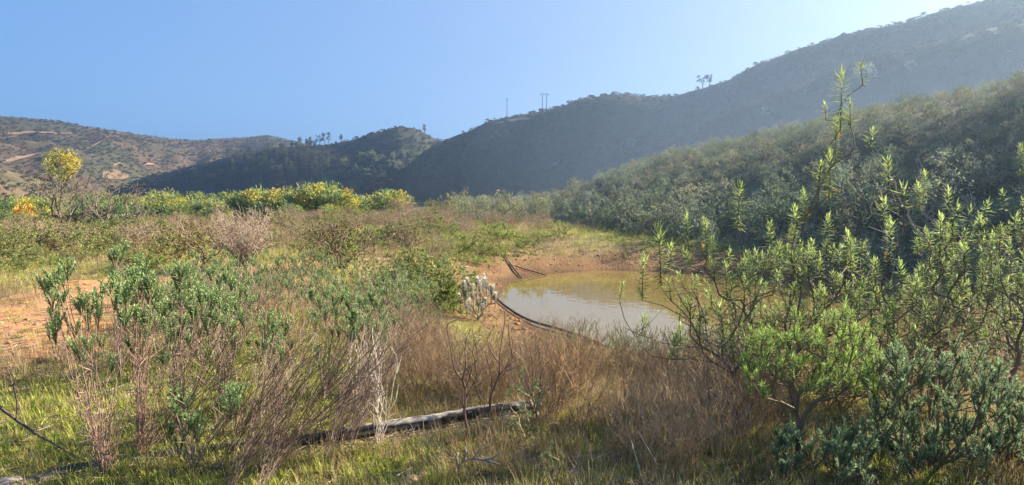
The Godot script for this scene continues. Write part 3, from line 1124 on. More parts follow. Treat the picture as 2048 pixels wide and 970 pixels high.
	for e in [
		[6, 392, 42, 0.95, "green", "leafy green acacia at the left edge of the field"], [36, 398, 44, 0.85, "yellow", "acacia with dull yellow blossom at the left edge, behind the leafy green one"],
		[75, 392, 50, 0.9, "yellow", "golden-flowering acacia left of the bare trees"], [105, 395, 62, 0.9, "olive", "olive acacia half hidden by the tall bare trunk"],
		[160, 388, 60, 1.0, "flecked", "lime and yellow acacia between the two bare trees"], [205, 392, 66, 1.0, "olive", "feathery olive acacia behind the second bare tree"],
		[262, 391, 60, 0.95, "flecked", "yellow-green acacia right of the second bare tree"], [300, 396, 56, 1.1, "green", "broad dark green acacia right of the bare trees"],
		[330, 388, 66, 1.0, "olive", "dull olive acacia behind the broad dark green one"], [352, 396, 58, 0.85, "yellow", "yellow-blossomed acacia beside the broad dark green one"],
		[392, 393, 64, 1.0, "flecked", "acacia dotted with blossom above the wispy brown bush"], [425, 395, 56, 0.9, "flecked", "low acacia with patches of yellow in front of the belt"],
		[462, 388, 62, 1.0, "green", "green acacia in the middle of the belt"], [490, 381, 64, 1.1, "flecked", "tall acacia with yellow tips at the middle of the belt"],
		[522, 374, 62, 1.15, "yellow", "tall yellow-topped acacia left of the big clump"], [556, 377, 60, 1.1, "flecked", "acacia with a pale yellow side left of the big clump"],
		[590, 372, 58, 1.2, "flecked", "tall flecked acacia of the big clump near the dark hill"], [622, 368, 57, 1.25, "green", "highest acacia, grey-green, in the middle of the big clump"],
		[650, 373, 57, 1.2, "yellow", "brightest yellow acacia of the big clump"], [678, 381, 56, 1.05, "yellow", "golden acacia on the right of the big clump"],
		[708, 387, 58, 1.0, "flecked", "acacia with pale young leaves, last at the right end of the belt"], [776, 386, 66, 0.62, "yellow", "small yellow acacia standing alone right of the belt"],
		[660, 412, 50, 0.55, "yellow", "small golden acacia low in front of the big clump"], [575, 400, 52, 0.75, "green", "dark green acacia low in front of the big clump"],
		[230, 402, 52, 0.75, "green", "small green acacia under the second bare tree"], [-30, 388, 46, 1.1, "green", "tall green acacia cut by the left edge of the picture"],
		[130, 400, 55, 0.8, "green", "green acacia behind the foot of the tall bare trunk"], [440, 404, 50, 0.7, "olive", "small olive acacia behind the brown bush"],
	]:
		var p := ground_at(e[0], e[2])
		var top: float = at(e[0], e[1], e[2]).y
		var t := thing("acacia_tree", e[5], "tree", p - Vector3(0, 0.1, 0), rnd(0, TAU))
		var f: Array = forms[e[4]][n % 3]
		var s: float = (top - p.y) / 3.45
		t.scale = Vector3(s * rnd(0.95, 1.15), s, s * rnd(0.9, 1.1)) if s < 1.25 else Vector3(1.25, s, 1.25)
		part("trunk", f[0], mats.twig, t)
		var cr := part("crown", f[1], mats.leaf, t)
		if f[2]:
			part("blossom", f[2], mats.leaf, cr)
		n += 1
	for i in 34:
		var x := rnd(-40, 730)
		var p := ground_at(x, rnd(70, 95))
		var kind: String = ["green", "olive", "flecked", "green"][i % 4]
		var t := thing("acacia_tree", "half hidden acacia behind the belt of flowering acacias" + spot((x + 40.0) / 770.0, (-p.z - 70.0) / 25.0), "tree", p - Vector3(0, 0.1, 0), rnd(0, TAU), "acacias in the back row of the belt")
		t.scale = Vector3.ONE * rnd(1.0, 1.3)
		part("trunk", forms[kind][i % 3][0], mats.twig, t)
		var cr := part("crown", forms[kind][i % 3][1], mats.leaf, t)
		if forms[kind][i % 3][2]:
			part("blossom", forms[kind][i % 3][2], mats.leaf, cr)

	# the two bare trees on the left, one carrying a yellow crown
	var grey := Color(0.15, 0.125, 0.105)
	var b := ground_at(132, 28.0)
	var t := thing("bare_tree", "tall grey half-dead tree carrying a bright yellow flowering crown", "tree", b)
	var tips := []
	for e in [[108, 345], [100, 352], [122, 340], [128, 352], [140, 350], [150, 345], [112, 330], [135, 330], [148, 330], [104, 318], [155, 325]]:
		tips.append(at(e[0], e[1], 28.0 + rnd(-0.4, 0.4)) - b)
	var sh := Shape.new()
	limbs(sh, grow(Vector3.ZERO, tips, 0.9, 0.35, 0.02, 0.5), 0.014, 0.1, 0.5, grey)
	part("trunk", sh.mesh(), mats.twig, t)
	tips = []
	for k in 80:
		tips.append(at(rnd(72, 190), rnd(352, 440), 28.0 + rnd(-0.9, 0.9)) - b)
	sh = Shape.new()
	var g := grow(Vector3(0, 0.15, 0), tips, 0.7, 0.3, 0.025)
	limbs(sh, g, 0.009, 0.07, 0.5, grey)
	for i in range(1, g.pos.size()):
		if g.count[i] < 3:
			for k in 2:
				var d := (ball() + Vector3(0, 0.5, 0)).normalized()
				sh.rod(g.pos[i], g.pos[i] + d * rnd(0.15, 0.4), 0.007, 0.003, 3, shade(grey))
	part("dead_branches", sh.mesh(), mats.twig, t)
	sh = Shape.new()
	var flowers := Shape.new()
	for e in [[100, 318, 0.34, 0.35], [118, 308, 0.3, 0.5], [140, 312, 0.32, 0.9], [150, 324, 0.3, 0.95], [132, 330, 0.34, 0.8], [112, 336, 0.32, 0.4], [136, 348, 0.3, 0.5], [122, 354, 0.26, 0.25], [102, 344, 0.26, 0.2], [96, 330, 0.26, 0.3], [146, 340, 0.22, 0.7], [128, 318, 0.3, 0.8]]:
		var c := at(e[0], e[1], 28.0 + rnd(-0.35, 0.35)) - b
		for j in 120:
			var d := ball()
			var yellow: bool = rng.randf() < e[3]
			var col: Color = bloom * 1.15 if yellow else [leafy, lime][rng.randi() % 2]
			(flowers if yellow else sh).blade(c + d * pow(rng.randf(), 0.5) * e[2] * 0.82, (d + Vector3(0, 0.4, 0) + ball() * 0.5).normalized(), side_of(d), rnd(0.07, 0.15), 0.05, shade(col))
	part("blossom", flowers.mesh(), mats.leaf, part("crown", sh.mesh(), mats.leaf, t))

	b = ground_at(216, 27.0)
	t = thing("bare_tree", "low dead tree with twisted grey limbs, right of the one with the yellow crown", "tree", b)
	tips = []
	for e in [[214, 362], [222, 358], [268, 378], [275, 372], [262, 392], [160, 420], [150, 432], [170, 405], [200, 390], [190, 380], [240, 385], [250, 400], [232, 372], [280, 398], [180, 432], [300, 405]]:
		tips.append(at(e[0], e[1], 27.0 + rnd(-0.7, 0.7)) - b)
	for k in 90:
		tips.append(at(rnd(170, 290), rnd(368, 438), 27.0 + rnd(-0.9, 0.9)) - b)
	sh = Shape.new()
	g = grow(Vector3.ZERO, tips, 0.5, 0.3, 0.03)
	limbs(sh, g, 0.009, 0.075, 0.5, grey)
	part("branches", sh.mesh(), mats.twig, t)
	sh = Shape.new()
	for i in range(1, g.pos.size()):
		if g.count[i] < 3:
			for k in 2:
				var d := (ball() + Vector3(0, 0.5, 0)).normalized()
				sh.rod(g.pos[i], g.pos[i] + d * rnd(0.1, 0.35), 0.006, 0.003, 3, shade(grey))
	part("twigs", sh.mesh(), mats.twig, t)

	# a bush of rust-coloured dead leaves left of them, and a fallen dark branch
	t = thing("dead_bush", "rust-orange dead bush left of the tall bare tree", "bush", ground_at(52, 31.0))
	part("stems", twiggy(dome(12, 0.4, 0.5, 1.0), 0.006, 0.03, Color(0.2, 0.13, 0.09), 1, 0.2).mesh(), mats.twig, t)
	part("foliage", crown(Vector3(0.5, 1.15, 0.5), 18, 26, 0.12, 0.06, [Color(0.42, 0.24, 0.06), Color(0.5, 0.33, 0.06)], [0.6, 0.4], 0.0), mats.dry, t)
	var pts := [at(80, 452, 26.0), at(105, 451, 26.0), at(135, 455, 26.0), at(165, 468, 26.2)]
	tag(part("fallen_branch", swept(pts, [0.02, 0.035, 0.04, 0.03], 7, func(_i, _k): return Color(0.07, 0.06, 0.05)), mats.twig, self), "long dark fallen branch lying below the two bare trees", "branch")


# ---- the pond's edge -------------------------------------------------------------------------------------------
func build_shore() -> void:
	# black hose: from the left bank down into the shallow water
	var hose := paint("black_rubber", 0.45)
	hose.cull_mode = BaseMaterial3D.CULL_BACK
	var pts := []
	for e in [[986, 584, 0.0], [988, 594, 0.02], [993, 604, 0.045], [1008, 618, 0.05], [1030, 632, 0.05], [1058, 645, 0.05], [1085, 654, 0.05], [1115, 662, 0.045], [1145, 671, 0.04], [1175, 681, 0.03], [1205, 693, 0.015], [1240, 705, -0.05]]:
		var d := ray(e[0], e[1]).normalized()
		var p := EYE + d * ((WATER - EYE.y) / d.y)
		p.y = maxf(WATER, ground(p.x, -p.z)) + e[2]
		pts.append(p)
	var curve := Curve3D.new()
	for i in pts.size():
		var t: Vector3 = (pts[mini(i + 1, pts.size() - 1)] - pts[maxi(i - 1, 0)]) * 0.18
		curve.add_point(pts[i], -t, t)
	var line := Array(curve.tessellate(4, 3))
	var radii := []
	radii.resize(line.size())
	radii.fill(0.026)
	tag(part("hose", swept(line, radii, 12, func(i, _k): return Color(0.03, 0.032, 0.036) * (0.8 + 0.4 * fposmod(i * 0.37, 1.0))), hose, self), "long black hose curving along the near left shore of the pond into the water", "hose")

	# two dark poles leaning down the far clay bank
	for e in [[[1010, 512], [1018, 527], [1030, 545], [1043, 559], 0.026, "thicker dark dead pole lying down the clay bank with its foot at the water"], [[1030, 536], [1050, 542], [1068, 548], [1092, 554], 0.02, "thinner dark dead pole lying slantwise on the clay bank, right of the thicker one"]]:
		pts = []
		for k in 4:
			var p := on_ground(e[k][0], e[k][1])
			pts.append(p + Vector3(0, 0.035 + rnd(0, 0.02), 0))
		var r: float = e[4]
		tag(part("pole", swept(pts, [r * 0.8, r, r, r * 0.7], 8, func(i, k): return Color(0.085, 0.07, 0.055) * (0.7 + 0.15 * ((i * 3 + k) % 5))), mats.twig, self), e[5], "pole")

	# silver-white everlasting bush on the near bank
	var b := on_ground(955, 642)
	var t := thing("silver_bush", "small bush of silvery white upright spikes by the left end of the hose", "bush", b)
	var d0 := -b.z
	var tips := []
	for e in [[926, 582], [938, 576], [943, 590], [952, 574], [960, 584], [966, 576], [974, 582], [930, 600], [948, 604], [962, 602], [975, 600], [984, 598], [922, 612], [940, 618], [958, 618], [972, 614], [990, 606], [934, 625], [966, 628]]:
		tips.append(at(e[0], e[1], d0 + rnd(-0.25, 0.25)) - b)
	var sh := Shape.new()
	var g := grow(Vector3.ZERO, tips, 0.5, 0.35, 0.03)
	limbs(sh, g, 0.006, 0.025, 0.5, Color(0.2, 0.17, 0.13))
	part("stems", sh.mesh(), mats.twig, t)
	var silver := []
	for i in 3:
		silver.append(bunch(2, 0.2, 0.027, 70, Color(0.34, 0.35, 0.29), Color(0.68, 0.67, 0.64), 0.2))
	for q: Vector3 in tips:
		part("spike", silver[rng.randi() % 3], mats.soft_leaf, t, Transform3D(Basis(Vector3.UP, rnd(0, TAU)).scaled(Vector3.ONE * rnd(0.8, 1.15)), q))
	sh = Shape.new()
	for k in 160:
		var q: Vector3 = tips[rng.randi() % tips.size()] * rnd(0.35, 0.8)
		var d := (ball() + Vector3(0, 0.8, 0)).normalized()
		sh.blade(q + ball() * 0.06, d, side_of(d), rnd(0.03, 0.06), 0.015, shade(Color(0.14, 0.17, 0.09)))
	part("leaves", sh.mesh(), mats.leaf, t)

	# clods and stones along the near shore
	var clod := stone_mesh(Vector3(0.055, 0.026, 0.05), 4, Color(0.3, 0.17, 0.09), 0.6)
	var clay := paint("dry_clay", 0.95)
	for e in [[1022, 640], [1032, 650], [1038, 644], [1075, 678], [1048, 660], [1062, 668], [1018, 632], [1070, 690], [1028, 660]]:
		var o := part("clay_clod", clod, clay, self, Transform3D(Basis(Vector3.UP, rnd(0, TAU)).scaled(Vector3.ONE * rnd(0.5, 1.2)), on_ground(e[0], e[1]) + Vector3(0, 0.02, 0)))
		tag(o, "small clod of orange clay on the bare near shore beside the hose", "clod", "clay clods on the near shore")
	# something red in the grass at the far side
	var o := part("red_bush", crown(Vector3(0.12, 0.26, 0.12), 8, 24, 0.06, 0.03, [Color(0.5, 0.05, 0.03)], [1.0]), mats.leaf, self, Transform3D(Basis(), on_ground(1022, 454)))
	tag(o, "small bright red leafy plant in the grass beyond the pond", "plant")

	# low waterside shrubs on the near shore, in front of the water
	var reed := []
	for i in 3:
		var st := Shape.new()
		var lf := Shape.new()
		var tp := dome(26, 0.32, 0.35, 0.95)
		g = grow(Vector3.ZERO, tp, 0.8, 0.4, 0.03)
		limbs(st, g, 0.003, 0.012, 0.45, Color(0.23, 0.19, 0.13), 3)
		for q: Vector3 in tp:
			spike(lf, q - Vector3(0, 0.04, 0), (Vector3.UP + ball() * 0.3).normalized(), rnd(0.06, 0.13), 0.014, 22, Color(0.17, 0.2, 0.11), Color(0.27, 0.3, 0.17))
			for k in 8:
				var d := (ball() + Vector3(0, 0.7, 0)).normalized()
				lf.blade(q * rnd(0.5, 0.95) + ball() * 0.03, d, side_of(d), 0.035, 0.009, shade(Color(0.2, 0.24, 0.11)))
		reed.append([st.mesh(), lf.mesh()])
	for i in 34:
		var x := rnd(1105, 1440)
		var p := on_ground(x, rnd(712, 770))
		t = thing("waterside_shrub", "thin grey-green shrub on the near shore of the pond" + spot((x - 1105.0) / 335.0, (-p.z - 8.5) / 2.2), "shrub", p, rnd(0, TAU), "thin shrubs along the near shore of the pond")
		t.scale = Vector3.ONE * rnd(0.35, 0.7)
		part("stems", reed[i % 3][0], mats.twig, t)
		part("leaves", reed[i % 3][1], mats.leaf, t)


# ---- the field between the viewer and the trees ----------------------------------------------------------------
func build_field() -> void:
	var brown := Color(0.27, 0.2, 0.15)
	var heath := []
	var olive := []
	var herb := []
	for i in 4:
		var st := twiggy(dome(44, 0.5, 0.5, 1.0), 0.0035, 0.014, brown, 1, 0.12)
		var lf := Shape.new()
		for k in 900:
			var a := rnd(0, TAU)
			var r := sqrt(rng.randf()) * 0.55
			var q := Vector3(cos(a) * r, rnd(0.15, 1.0) * (1.0 - 0.9 * r * r), sin(a) * r)
			var d := (ball() + Vector3(0, 1.0, 0)).normalized()
			lf.blade(q, d, side_of(d), rnd(0.03, 0.065), 0.019, shade([Color(0.3, 0.215, 0.155), Color(0.24, 0.175, 0.125), Color(0.27, 0.25, 0.12)][k % 3], 0.25))
		heath.append([st.mesh(), lf.mesh()])
		olive.append(leafed(dome(40, 0.55, 0.35, 0.9), 0.003, 0.014, Color(0.2, 0.16, 0.1), 16, 0.055, 0.03, [Color(0.2, 0.22, 0.08), Color(0.26, 0.27, 0.10), Color(0.15, 0.18, 0.065)], 0.08))
		herb.append(leafed(dome(36, 0.6, 0.15, 0.45), 0.003, 0.01, Color(0.18, 0.17, 0.07), 16, 0.06, 0.03, [Color(0.23, 0.3, 0.07), Color(0.3, 0.35, 0.085), Color(0.17, 0.24, 0.06)], 0.08))
	var zones := [
		[-30, 350, 17.0, 27.0, 55, [olive, olive, heath], 0.75, 1.1, "olive-green low bush in front of the bare trees", "olive bushes in front of the bare trees", "olive_bush"],
		[290, 580, 19.0, 35.0, 52, [heath, heath, olive], 0.5, 0.85, "pinkish-brown heath bush below the acacia belt", "brown heath bushes below the acacias", "heath_bush"],
		[560, 905, 27.0, 40.0, 74, [heath, heath, heath, olive], 0.75, 1.05, "brown heath bush along the back edge of the field", "heath bushes along the back edge of the field", "heath_bush"],
		[590, 900, 14.0, 27.0, 70, [olive, heath, herb, olive], 0.6, 0.95, "small bush in the middle of the field", "bushes in the middle of the field", "field_bush"],
		[860, 1105, 26.0, 38.0, 46, [heath, heath, herb], 0.6, 0.95, "grey-brown heath bush beyond the far clay bank", "heath bushes beyond the far bank", "heath_bush"],
		[880, 1130, 20.5, 26.0, 30, [herb, herb, olive], 0.6, 0.9, "low fresh-green clump above the far clay bank", "green clumps above the far bank", "herb_clump"],
		[775, 905, 11.0, 18.0, 26, [olive, herb, olive], 0.65, 1.0, "green bush left of the pond and the clay bank", "green bushes left of the pond", "green_bush"],
		[-20, 300, 12.5, 17.0, 14, [herb, olive], 0.4, 0.7, "low green clump beside the clay track", "clumps beside the clay track", "herb_clump"],
	]
	var n := 0
	for z in zones:
		for i in z[4]:
			var p := ground_at(rnd(z[0], z[1]), sqrt(rnd(z[2] * z[2], z[3] * z[3])))
			if from_pond(Vector2(p.x, -p.z)) < 1.4 or track_cover(p.x, -p.z) > 0.3:
				continue
			var forms: Array = z[5][i % z[5].size()]
			var f: Array = forms[n % 4]
			n += 1
			var t := thing(z[10], z[8] + spot(clampf((p.x / -p.z * FOCAL + 1024.0 - z[0]) / (z[1] - z[0]), 0, 1), clampf((-p.z - z[2]) / (z[3] - z[2]), 0, 1)), "bush", p - Vector3(0, 0.03, 0), rnd(0, TAU), z[9])
			t.scale = Vector3.ONE * rnd(z[6], z[7]) * Vector3(rnd(0.9, 1.4), rnd(0.85, 1.15), rnd(0.9, 1.4))
			part("stems", f[0], mats.twig, t)
			part("leaves", f[1], mats.dry if forms == heath else mats.leaf, t)

	# the wispy pale bush, and bushes that can be told apart
	var b := ground_at(490, 15.5)
	var t := thing("wispy_bush", "large wispy dead bush of long pale stems, some arching to the right, below the acacias", "bush", b)
	var tips := []
	for e in [[548, 438], [556, 444], [562, 470], [556, 478], [540, 430], [532, 445], [520, 425], [512, 420], [505, 430], [498, 418], [488, 424], [480, 418], [470, 425], [460, 420], [450, 430], [440, 428], [530, 460], [545, 455]]:
		tips.append(at(e[0], e[1], 15.5 + rnd(-0.3, 0.3)) - b)
	for k in 170:
		tips.append(at(rnd(420, 545), rnd(420, 500), 15.5 + rnd(-0.9, 0.9)) - b)
	var sh := Shape.new()
	var g := grow(Vector3.ZERO, tips, 1.6, 0.45, 0.01)
	limbs(sh, g, 0.003, 0.012, 0.36, Color(0.29, 0.235, 0.19))
	part("stems", sh.mesh(), mats.twig, t)
	sh = Shape.new()
	for i in range(1, g.pos.size()):
		if g.count[i] < 3:
			for k in 3:
				var d := (ball() + Vector3(0, 0.9, 0)).normalized()
				sh.rod(g.pos[i], g.pos[i] + d * rnd(0.08, 0.2), 0.0035, 0.002, 3, shade(Color(0.29, 0.23, 0.185)))
	part("twigs", sh.mesh(), mats.twig, t)
	for e in [
		[690, 15.0, heath, 1.3, Vector3(0.9, 1.0, 1.0), Color(0.42, 0.34, 0.38), "dark purplish-brown rounded bush in the middle of the field", "heath_bush"],
		[650, 15.6, heath, 1.1, Vector3(0.9, 1.0, 1.0), Color(0.55, 0.45, 0.46), "dark brown bush touching the left side of the purplish one", "heath_bush"],
		[400, 15.6, heath, 1.4, Vector3(1.2, 0.9, 1.1), Color(0.75, 0.66, 0.64), "broad brown bush left of the wispy pale bush, beside the clay track", "heath_bush"],
		[360, 16.8, olive, 1.0, Vector3(1.2, 0.9, 1.0), Color(0.95, 0.95, 0.9), "dark-footed olive bush at the bend of the clay track", "olive_bush"],
		[850, 13.2, olive, 1.2, Vector3(1.0, 1.0, 1.0), Color(1.1, 1.15, 1.0), "grassy green bush on the left end of the clay bank", "green_bush"],
		[838, 12.2, herb, 1.2, Vector3(1.0, 1.2, 1.0), Color(0.6, 0.66, 0.55), "leafy green clump left of the clay bank, behind the grey-green thicket", "green_bush"],
		[870, 34.0, heath, 1.2, Vector3(1.2, 0.8, 1.2), Color(1.5, 1.2, 1.1), "rounded pink-brown bush at the right end of the heath skyline", "heath_bush"],
		[808, 38.0, heath, 1.3, Vector3(1.0, 1.15, 1.0), Color(1.3, 1.2, 1.1), "taller thin-topped bush on the heath skyline below the dark hill", "heath_bush"],
		[885, 42.0, olive, 2.3, Vector3(0.9, 0.85, 1.0), Color(1.0, 0.95, 1.0), "tall bare-topped shrub at the left end of the pale thicket", "tall_shrub"],
		[800, 44.0, heath, 1.8, Vector3(0.8, 1.0, 1.0), Color(1.2, 1.1, 1.0), "bare twiggy shrub standing against the dark hill, left of the pale thicket", "tall_shrub"],
	]:
		var o := thing(e[7], e[6], "bush", ground_at(e[0], e[1]), rnd(0, TAU))
		o.scale = e[4] * e[3]
		var f: Array = e[2][n % 4]
		n += 1
		var mat: StandardMaterial3D = mats.dry.duplicate()
		mat.albedo_color = Color(minf(e[5].r, 1.0), minf(e[5].g, 1.0), minf(e[5].b, 1.0))
		part("stems", f[0], mats.twig, o)
		part("leaves", f[1], mat, o)


# ---- grey-green shrubs, front left -----------------------------------------------------------------------------
func build_front_left() -> void:
	var dusk := Color(0.145, 0.215, 0.095)
	var tipc := Color(0.29, 0.39, 0.165)
	var bunches := []
	for i in 5:
		bunches.append(bunch(4 + i % 3, rnd(0.085, 0.11), 0.0145, 26, dusk, tipc, 0.45))
	var bark := Color(0.3, 0.2, 0.165)
	# nearest shrubs, shoot by shoot: [base column, depth, label, [tip column, row, ...]]
	for e in [
		[190, 4.0, 0.0125, bark, "tall shrub with bare pinkish stems forking near the ground at the lower left", [[118, 548], [128, 560], [135, 540], [112, 565], [105, 625], [170, 600], [178, 620], [162, 612], [196, 640], [240, 585], [228, 596], [250, 600], [148, 655], [205, 680], [315, 600], [322, 615], [160, 700], [120, 640]]],
		[262, 4.3, 0.0105, bark, "shrub with the largest green tuft of the front left group, behind the pinkish stems", [[272, 540], [282, 533], [290, 545], [298, 555], [278, 560], [288, 572], [268, 555], [300, 575], [262, 572], [250, 640], [310, 600], [295, 640], [330, 632], [340, 660], [280, 655], [265, 690]]],
		[330, 4.6, 0.013, Color(0.25, 0.18, 0.15), "grey-green shrub right of the largest tuft, with green fingers on dark stems", [[352, 556], [362, 545], [375, 540], [382, 560], [370, 575], [355, 590], [395, 580], [405, 600], [345, 610], [385, 620], [418, 590], [410, 635], [365, 640], [430, 640], [398, 660]]],
		[430, 5.2, 0.012, Color(0.25, 0.19, 0.15), "grey-green shrub with dark bunched leaves, fourth from the left of the front group", [[425, 545], [440, 560], [452, 552], [465, 565], [435, 585], [455, 600], [420, 605], [480, 580], [475, 615], [445, 625], [498, 600], [490, 640], [415, 650], [465, 655]]],
		[545, 4.9, 0.012, Color(0.2, 0.15, 0.12), "leafy dark green shrub standing among the brown leaning stems", [[535, 640], [545, 655], [552, 648], [530, 665], [560, 670], [540, 685], [520, 650], [568, 655], [528, 690], [556, 695]]],
		[640, 5.6, 0.012, Color(0.26, 0.2, 0.16), "fresh green-tipped shrub right of the dark green one, above the leaning stems", [[625, 590], [640, 600], [655, 585], [668, 600], [680, 590], [700, 605], [650, 625], [672, 630], [690, 640], [710, 630], [630, 635], [720, 650], [705, 665], [665, 660], [735, 640]]],
		[740, 5.6, 0.012, Color(0.3, 0.25, 0.21), "bright green-tipped shrub behind the end of the leaning stems", [[730, 600], [745, 590], [758, 605], [770, 640], [760, 660], [745, 670], [735, 625], [775, 670], [790, 640], [720, 600], [765, 680]]],
		[230, 6.2, 0.010, Color(0.28, 0.2, 0.17), "thin shrub rising alone above the track, its tuft highest of the far left shrubs", [[232, 505], [238, 498], [242, 512], [228, 515], [236, 525], [244, 500], [225, 540]]],
		[370, 4.1, 0.012, Color(0.26, 0.2, 0.15), "pale grey-green shrub low between the pinkish stems and the leaning brown stems", [[352, 790], [362, 780], [370, 800], [378, 815], [360, 830], [385, 840], [372, 860], [395, 870], [350, 815], [465, 790], [470, 805], [478, 795], [460, 820]]],
	]:
		var b := ground_at(e[0], e[1])
		var t := thing("grey_green_shrub", e[4], "shrub", b)
		var tips := []
		for q in e[5]:
			tips.append(at(q[0], q[1] + 8, e[1] + rnd(-0.3, 0.3)) - b)
		for k in 12:
			var q = e[5][rng.randi() % e[5].size()]
			tips.append(at(q[0] + rnd(-28, 28), q[1] + rnd(10, 80), e[1] + rnd(-0.4, 0.4)) - b)
		var sh := Shape.new()
		var g := grow(Vector3.ZERO, tips, 1.0, 0.42, 0.02)
		limbs(sh, g, 0.0022, e[2] * 0.85, 0.42, e[3], 6)
		part("stems", sh.mesh(), mats.twig, t)
		for q: Vector3 in tips:
			part("leafy_tip", bunches[rng.randi() % 5], mats.soft_leaf, t, Transform3D(Basis(Vector3.UP, rnd(0, TAU)).scaled(Vector3.ONE * rnd(0.75, 1.15)), q))
		sh = Shape.new()
		for i in range(1, g.pos.size()):
			if g.count[i] <= 2 and rng.randf() < 0.5:
				for k in 2:
					var d := (ball() + Vector3(0, 0.7, 0)).normalized()
					sh.rod(g.pos[i], g.pos[i] + d * rnd(0.05, 0.14), 0.002, 0.001, 3, shade(e[3]))
		part("twigs", sh.mesh(), mats.twig, t)

	# more of them behind, getting smaller with distance
	var forms := []
	for i in 4:
		var tp := dome(24, 0.45, 0.4, 1.0)
		var st := Shape.new()
		var g := grow(Vector3.ZERO, tp, 0.75, 0.42, 0.03)
		limbs(st, g, 0.0028, 0.011, 0.42, Color(0.3, 0.23, 0.185), 4)
		for k in range(1, g.pos.size()):
			if g.count[k] <= 3:
				var d: Vector3 = (ball() * 0.6 + Vector3(0, 0.9, 0)).normalized()
				st.rod(g.pos[k], g.pos[k] + d * rnd(0.08, 0.22), 0.002, 0.001, 3, shade(Color(0.34, 0.26, 0.21)))
		var lf := Shape.new()
		for q: Vector3 in tp:
			for k in 3:
				spike(lf, q + ball() * 0.035, (Vector3.UP + ball() * 0.35).normalized(), rnd(0.06, 0.11), 0.015, 20, shade(dusk), tipc)
		forms.append([st.mesh(), lf.mesh()])
	for i in 46:
		var d := sqrt(rnd(6.2 * 6.2, 11.5 * 11.5))
		var x := rnd(320, 860) if d < 9.0 else rnd(400, 830)
		var p := ground_at(x, d)
		if from_pond(Vector2(p.x, -p.z)) < 2.2 or track_cover(p.x, -p.z) > 0.3:
			continue
		var t := thing("grey_green_shrub", "knee-high grey-green shrub in the left-hand thicket" + spot((x - 320.0) / 540.0, (d - 6.2) / 5.3), "shrub", p, rnd(0, TAU), "grey-green shrubs of the thicket on the left")
		t.scale = Vector3.ONE * rnd(0.7, 1.05)
		part("stems", forms[i % 4][0], mats.twig, t)
		part("leaves", forms[i % 4][1], mats.soft_leaf, t)

	# brown stems that lean to the right
	var dark := Color(0.13, 0.09, 0.07)
	for e in [
		[470, 4.0, [[640, 700], [700, 715], [660, 740], [690, 690], [740, 700], [620, 720], [720, 740], [600, 690], [580, 720], [650, 770], [700, 780], [560, 740], [610, 760]], "thick sheaf of dark brown stems leaning far to the right from the bottom edge"],
		[420, 4.3, [[560, 690], [590, 700], [610, 680], [630, 710], [540, 720], [570, 740], [520, 700], [600, 730], [500, 730], [640, 690], [580, 660]], "sheaf of brown stems leaning right behind the thickest sheaf"],
		[300, 4.5, [[440, 640], [470, 660], [420, 680], [460, 690], [490, 650], [400, 700], [380, 680], [430, 720], [480, 700]], "thin brown stems leaning right between the grey-green tufts on the left"],
		[600, 4.5, [[750, 690], [770, 700], [790, 670], [800, 700], [740, 720], [720, 690], [780, 730], [700, 730], [810, 650]], "pale brown stems leaning right above the near end of the pipe"],
		[690, 4.7, [[790, 640], [812, 632], [820, 660], [780, 680], [760, 690], [800, 700], [770, 650], [742, 700]], "greyish stems leaning right just left of the upright bleached stalks"],
	]:
		var b := ground_at(e[0], e[1])
		var t := thing("leaning_bush", e[3], "bush", b)
		var tips := []
		for q in e[2]:
			tips.append(at(q[0], q[1], e[1] + rnd(-0.35, 0.35)) - b)
			tips.append(at(q[0] + rnd(-60, 30), q[1] + rnd(-10, 50), e[1] + rnd(-0.45, 0.45)) - b)
			tips.append(at(q[0] + rnd(-70, 40), q[1] + rnd(-10, 60), e[1] + rnd(-0.45, 0.45)) - b)
		tips.shuffle()
		var stems := Shape.new()
		var twigs := Shape.new()
		for s in 9:      # many stems rising side by side
			var some := tips.slice(s * tips.size() / 9, (s + 1) * tips.size() / 9)
			if some.is_empty():
				continue
			var mid := Vector3.ZERO
			for q: Vector3 in some:
				mid += q / some.size()
			var g := grow(Vector3(mid.x * rnd(0.0, 0.5) + rnd(-0.12, 0.12), 0, rnd(-0.3, 0.3)), some, 1.3, 0.3, 0.012)
			limbs(stems, g, 0.002, 0.009, 0.4, dark.lerp(Color(0.27, 0.215, 0.18), 0.7 if e[0] > 590 else rnd(0.0, 0.4)), 5)
			for i in range(1, g.pos.size()):
				if g.count[i] <= 2:
					var along: Vector3 = (g.pos[i] - g.pos[g.up[i]]).normalized()
					for k in 3:
						var d := (along + ball() * 0.5).normalized()
						twigs.rod(g.pos[i], g.pos[i] + d * rnd(0.06, 0.2), 0.0016, 0.0008, 3, shade(Color(0.24, 0.18, 0.145)))
		part("stems", stems.mesh(), mats.twig, t)
		part("twigs", twigs.mesh(), mats.twig, t)

	# two upright bleached stalks
	for e in [[716, 872, 722, 690, "pale bleached upright stalk, left of two beside the near end of the pipe"], [757, 900, 770, 690, "thinner bleached upright stalk, right of two beside the near end of the pipe"]]:
		var b := on_ground(e[0], e[1])
		var tips := []
		for k in 9:
			tips.append(at(e[2] + rnd(-28, 40), e[3] + rnd(-30, 90), -b.z + rnd(-0.2, 0.2)) - b)
		tips.append(at(e[2], e[3], -b.z) - b)
		var o := part("dead_stalk", twiggy(tips, 0.0022, 0.008, Color(0.42, 0.37, 0.33), 1, 0.1, 1.2).mesh(), mats.twig, self, Transform3D(Basis(), b))
		tag(o, e[4], "stalk")
	# the dark branch that reaches in from the left edge, with a crooked twig on it
	var pts := []
	for e in [[-60, 785, 4.2], [0, 815, 4.15], [30, 838, 4.12], [70, 866, 4.1], [105, 886, 4.1], [150, 912, 4.1]]:
		pts.append(at(e[0], e[1], e[2]))
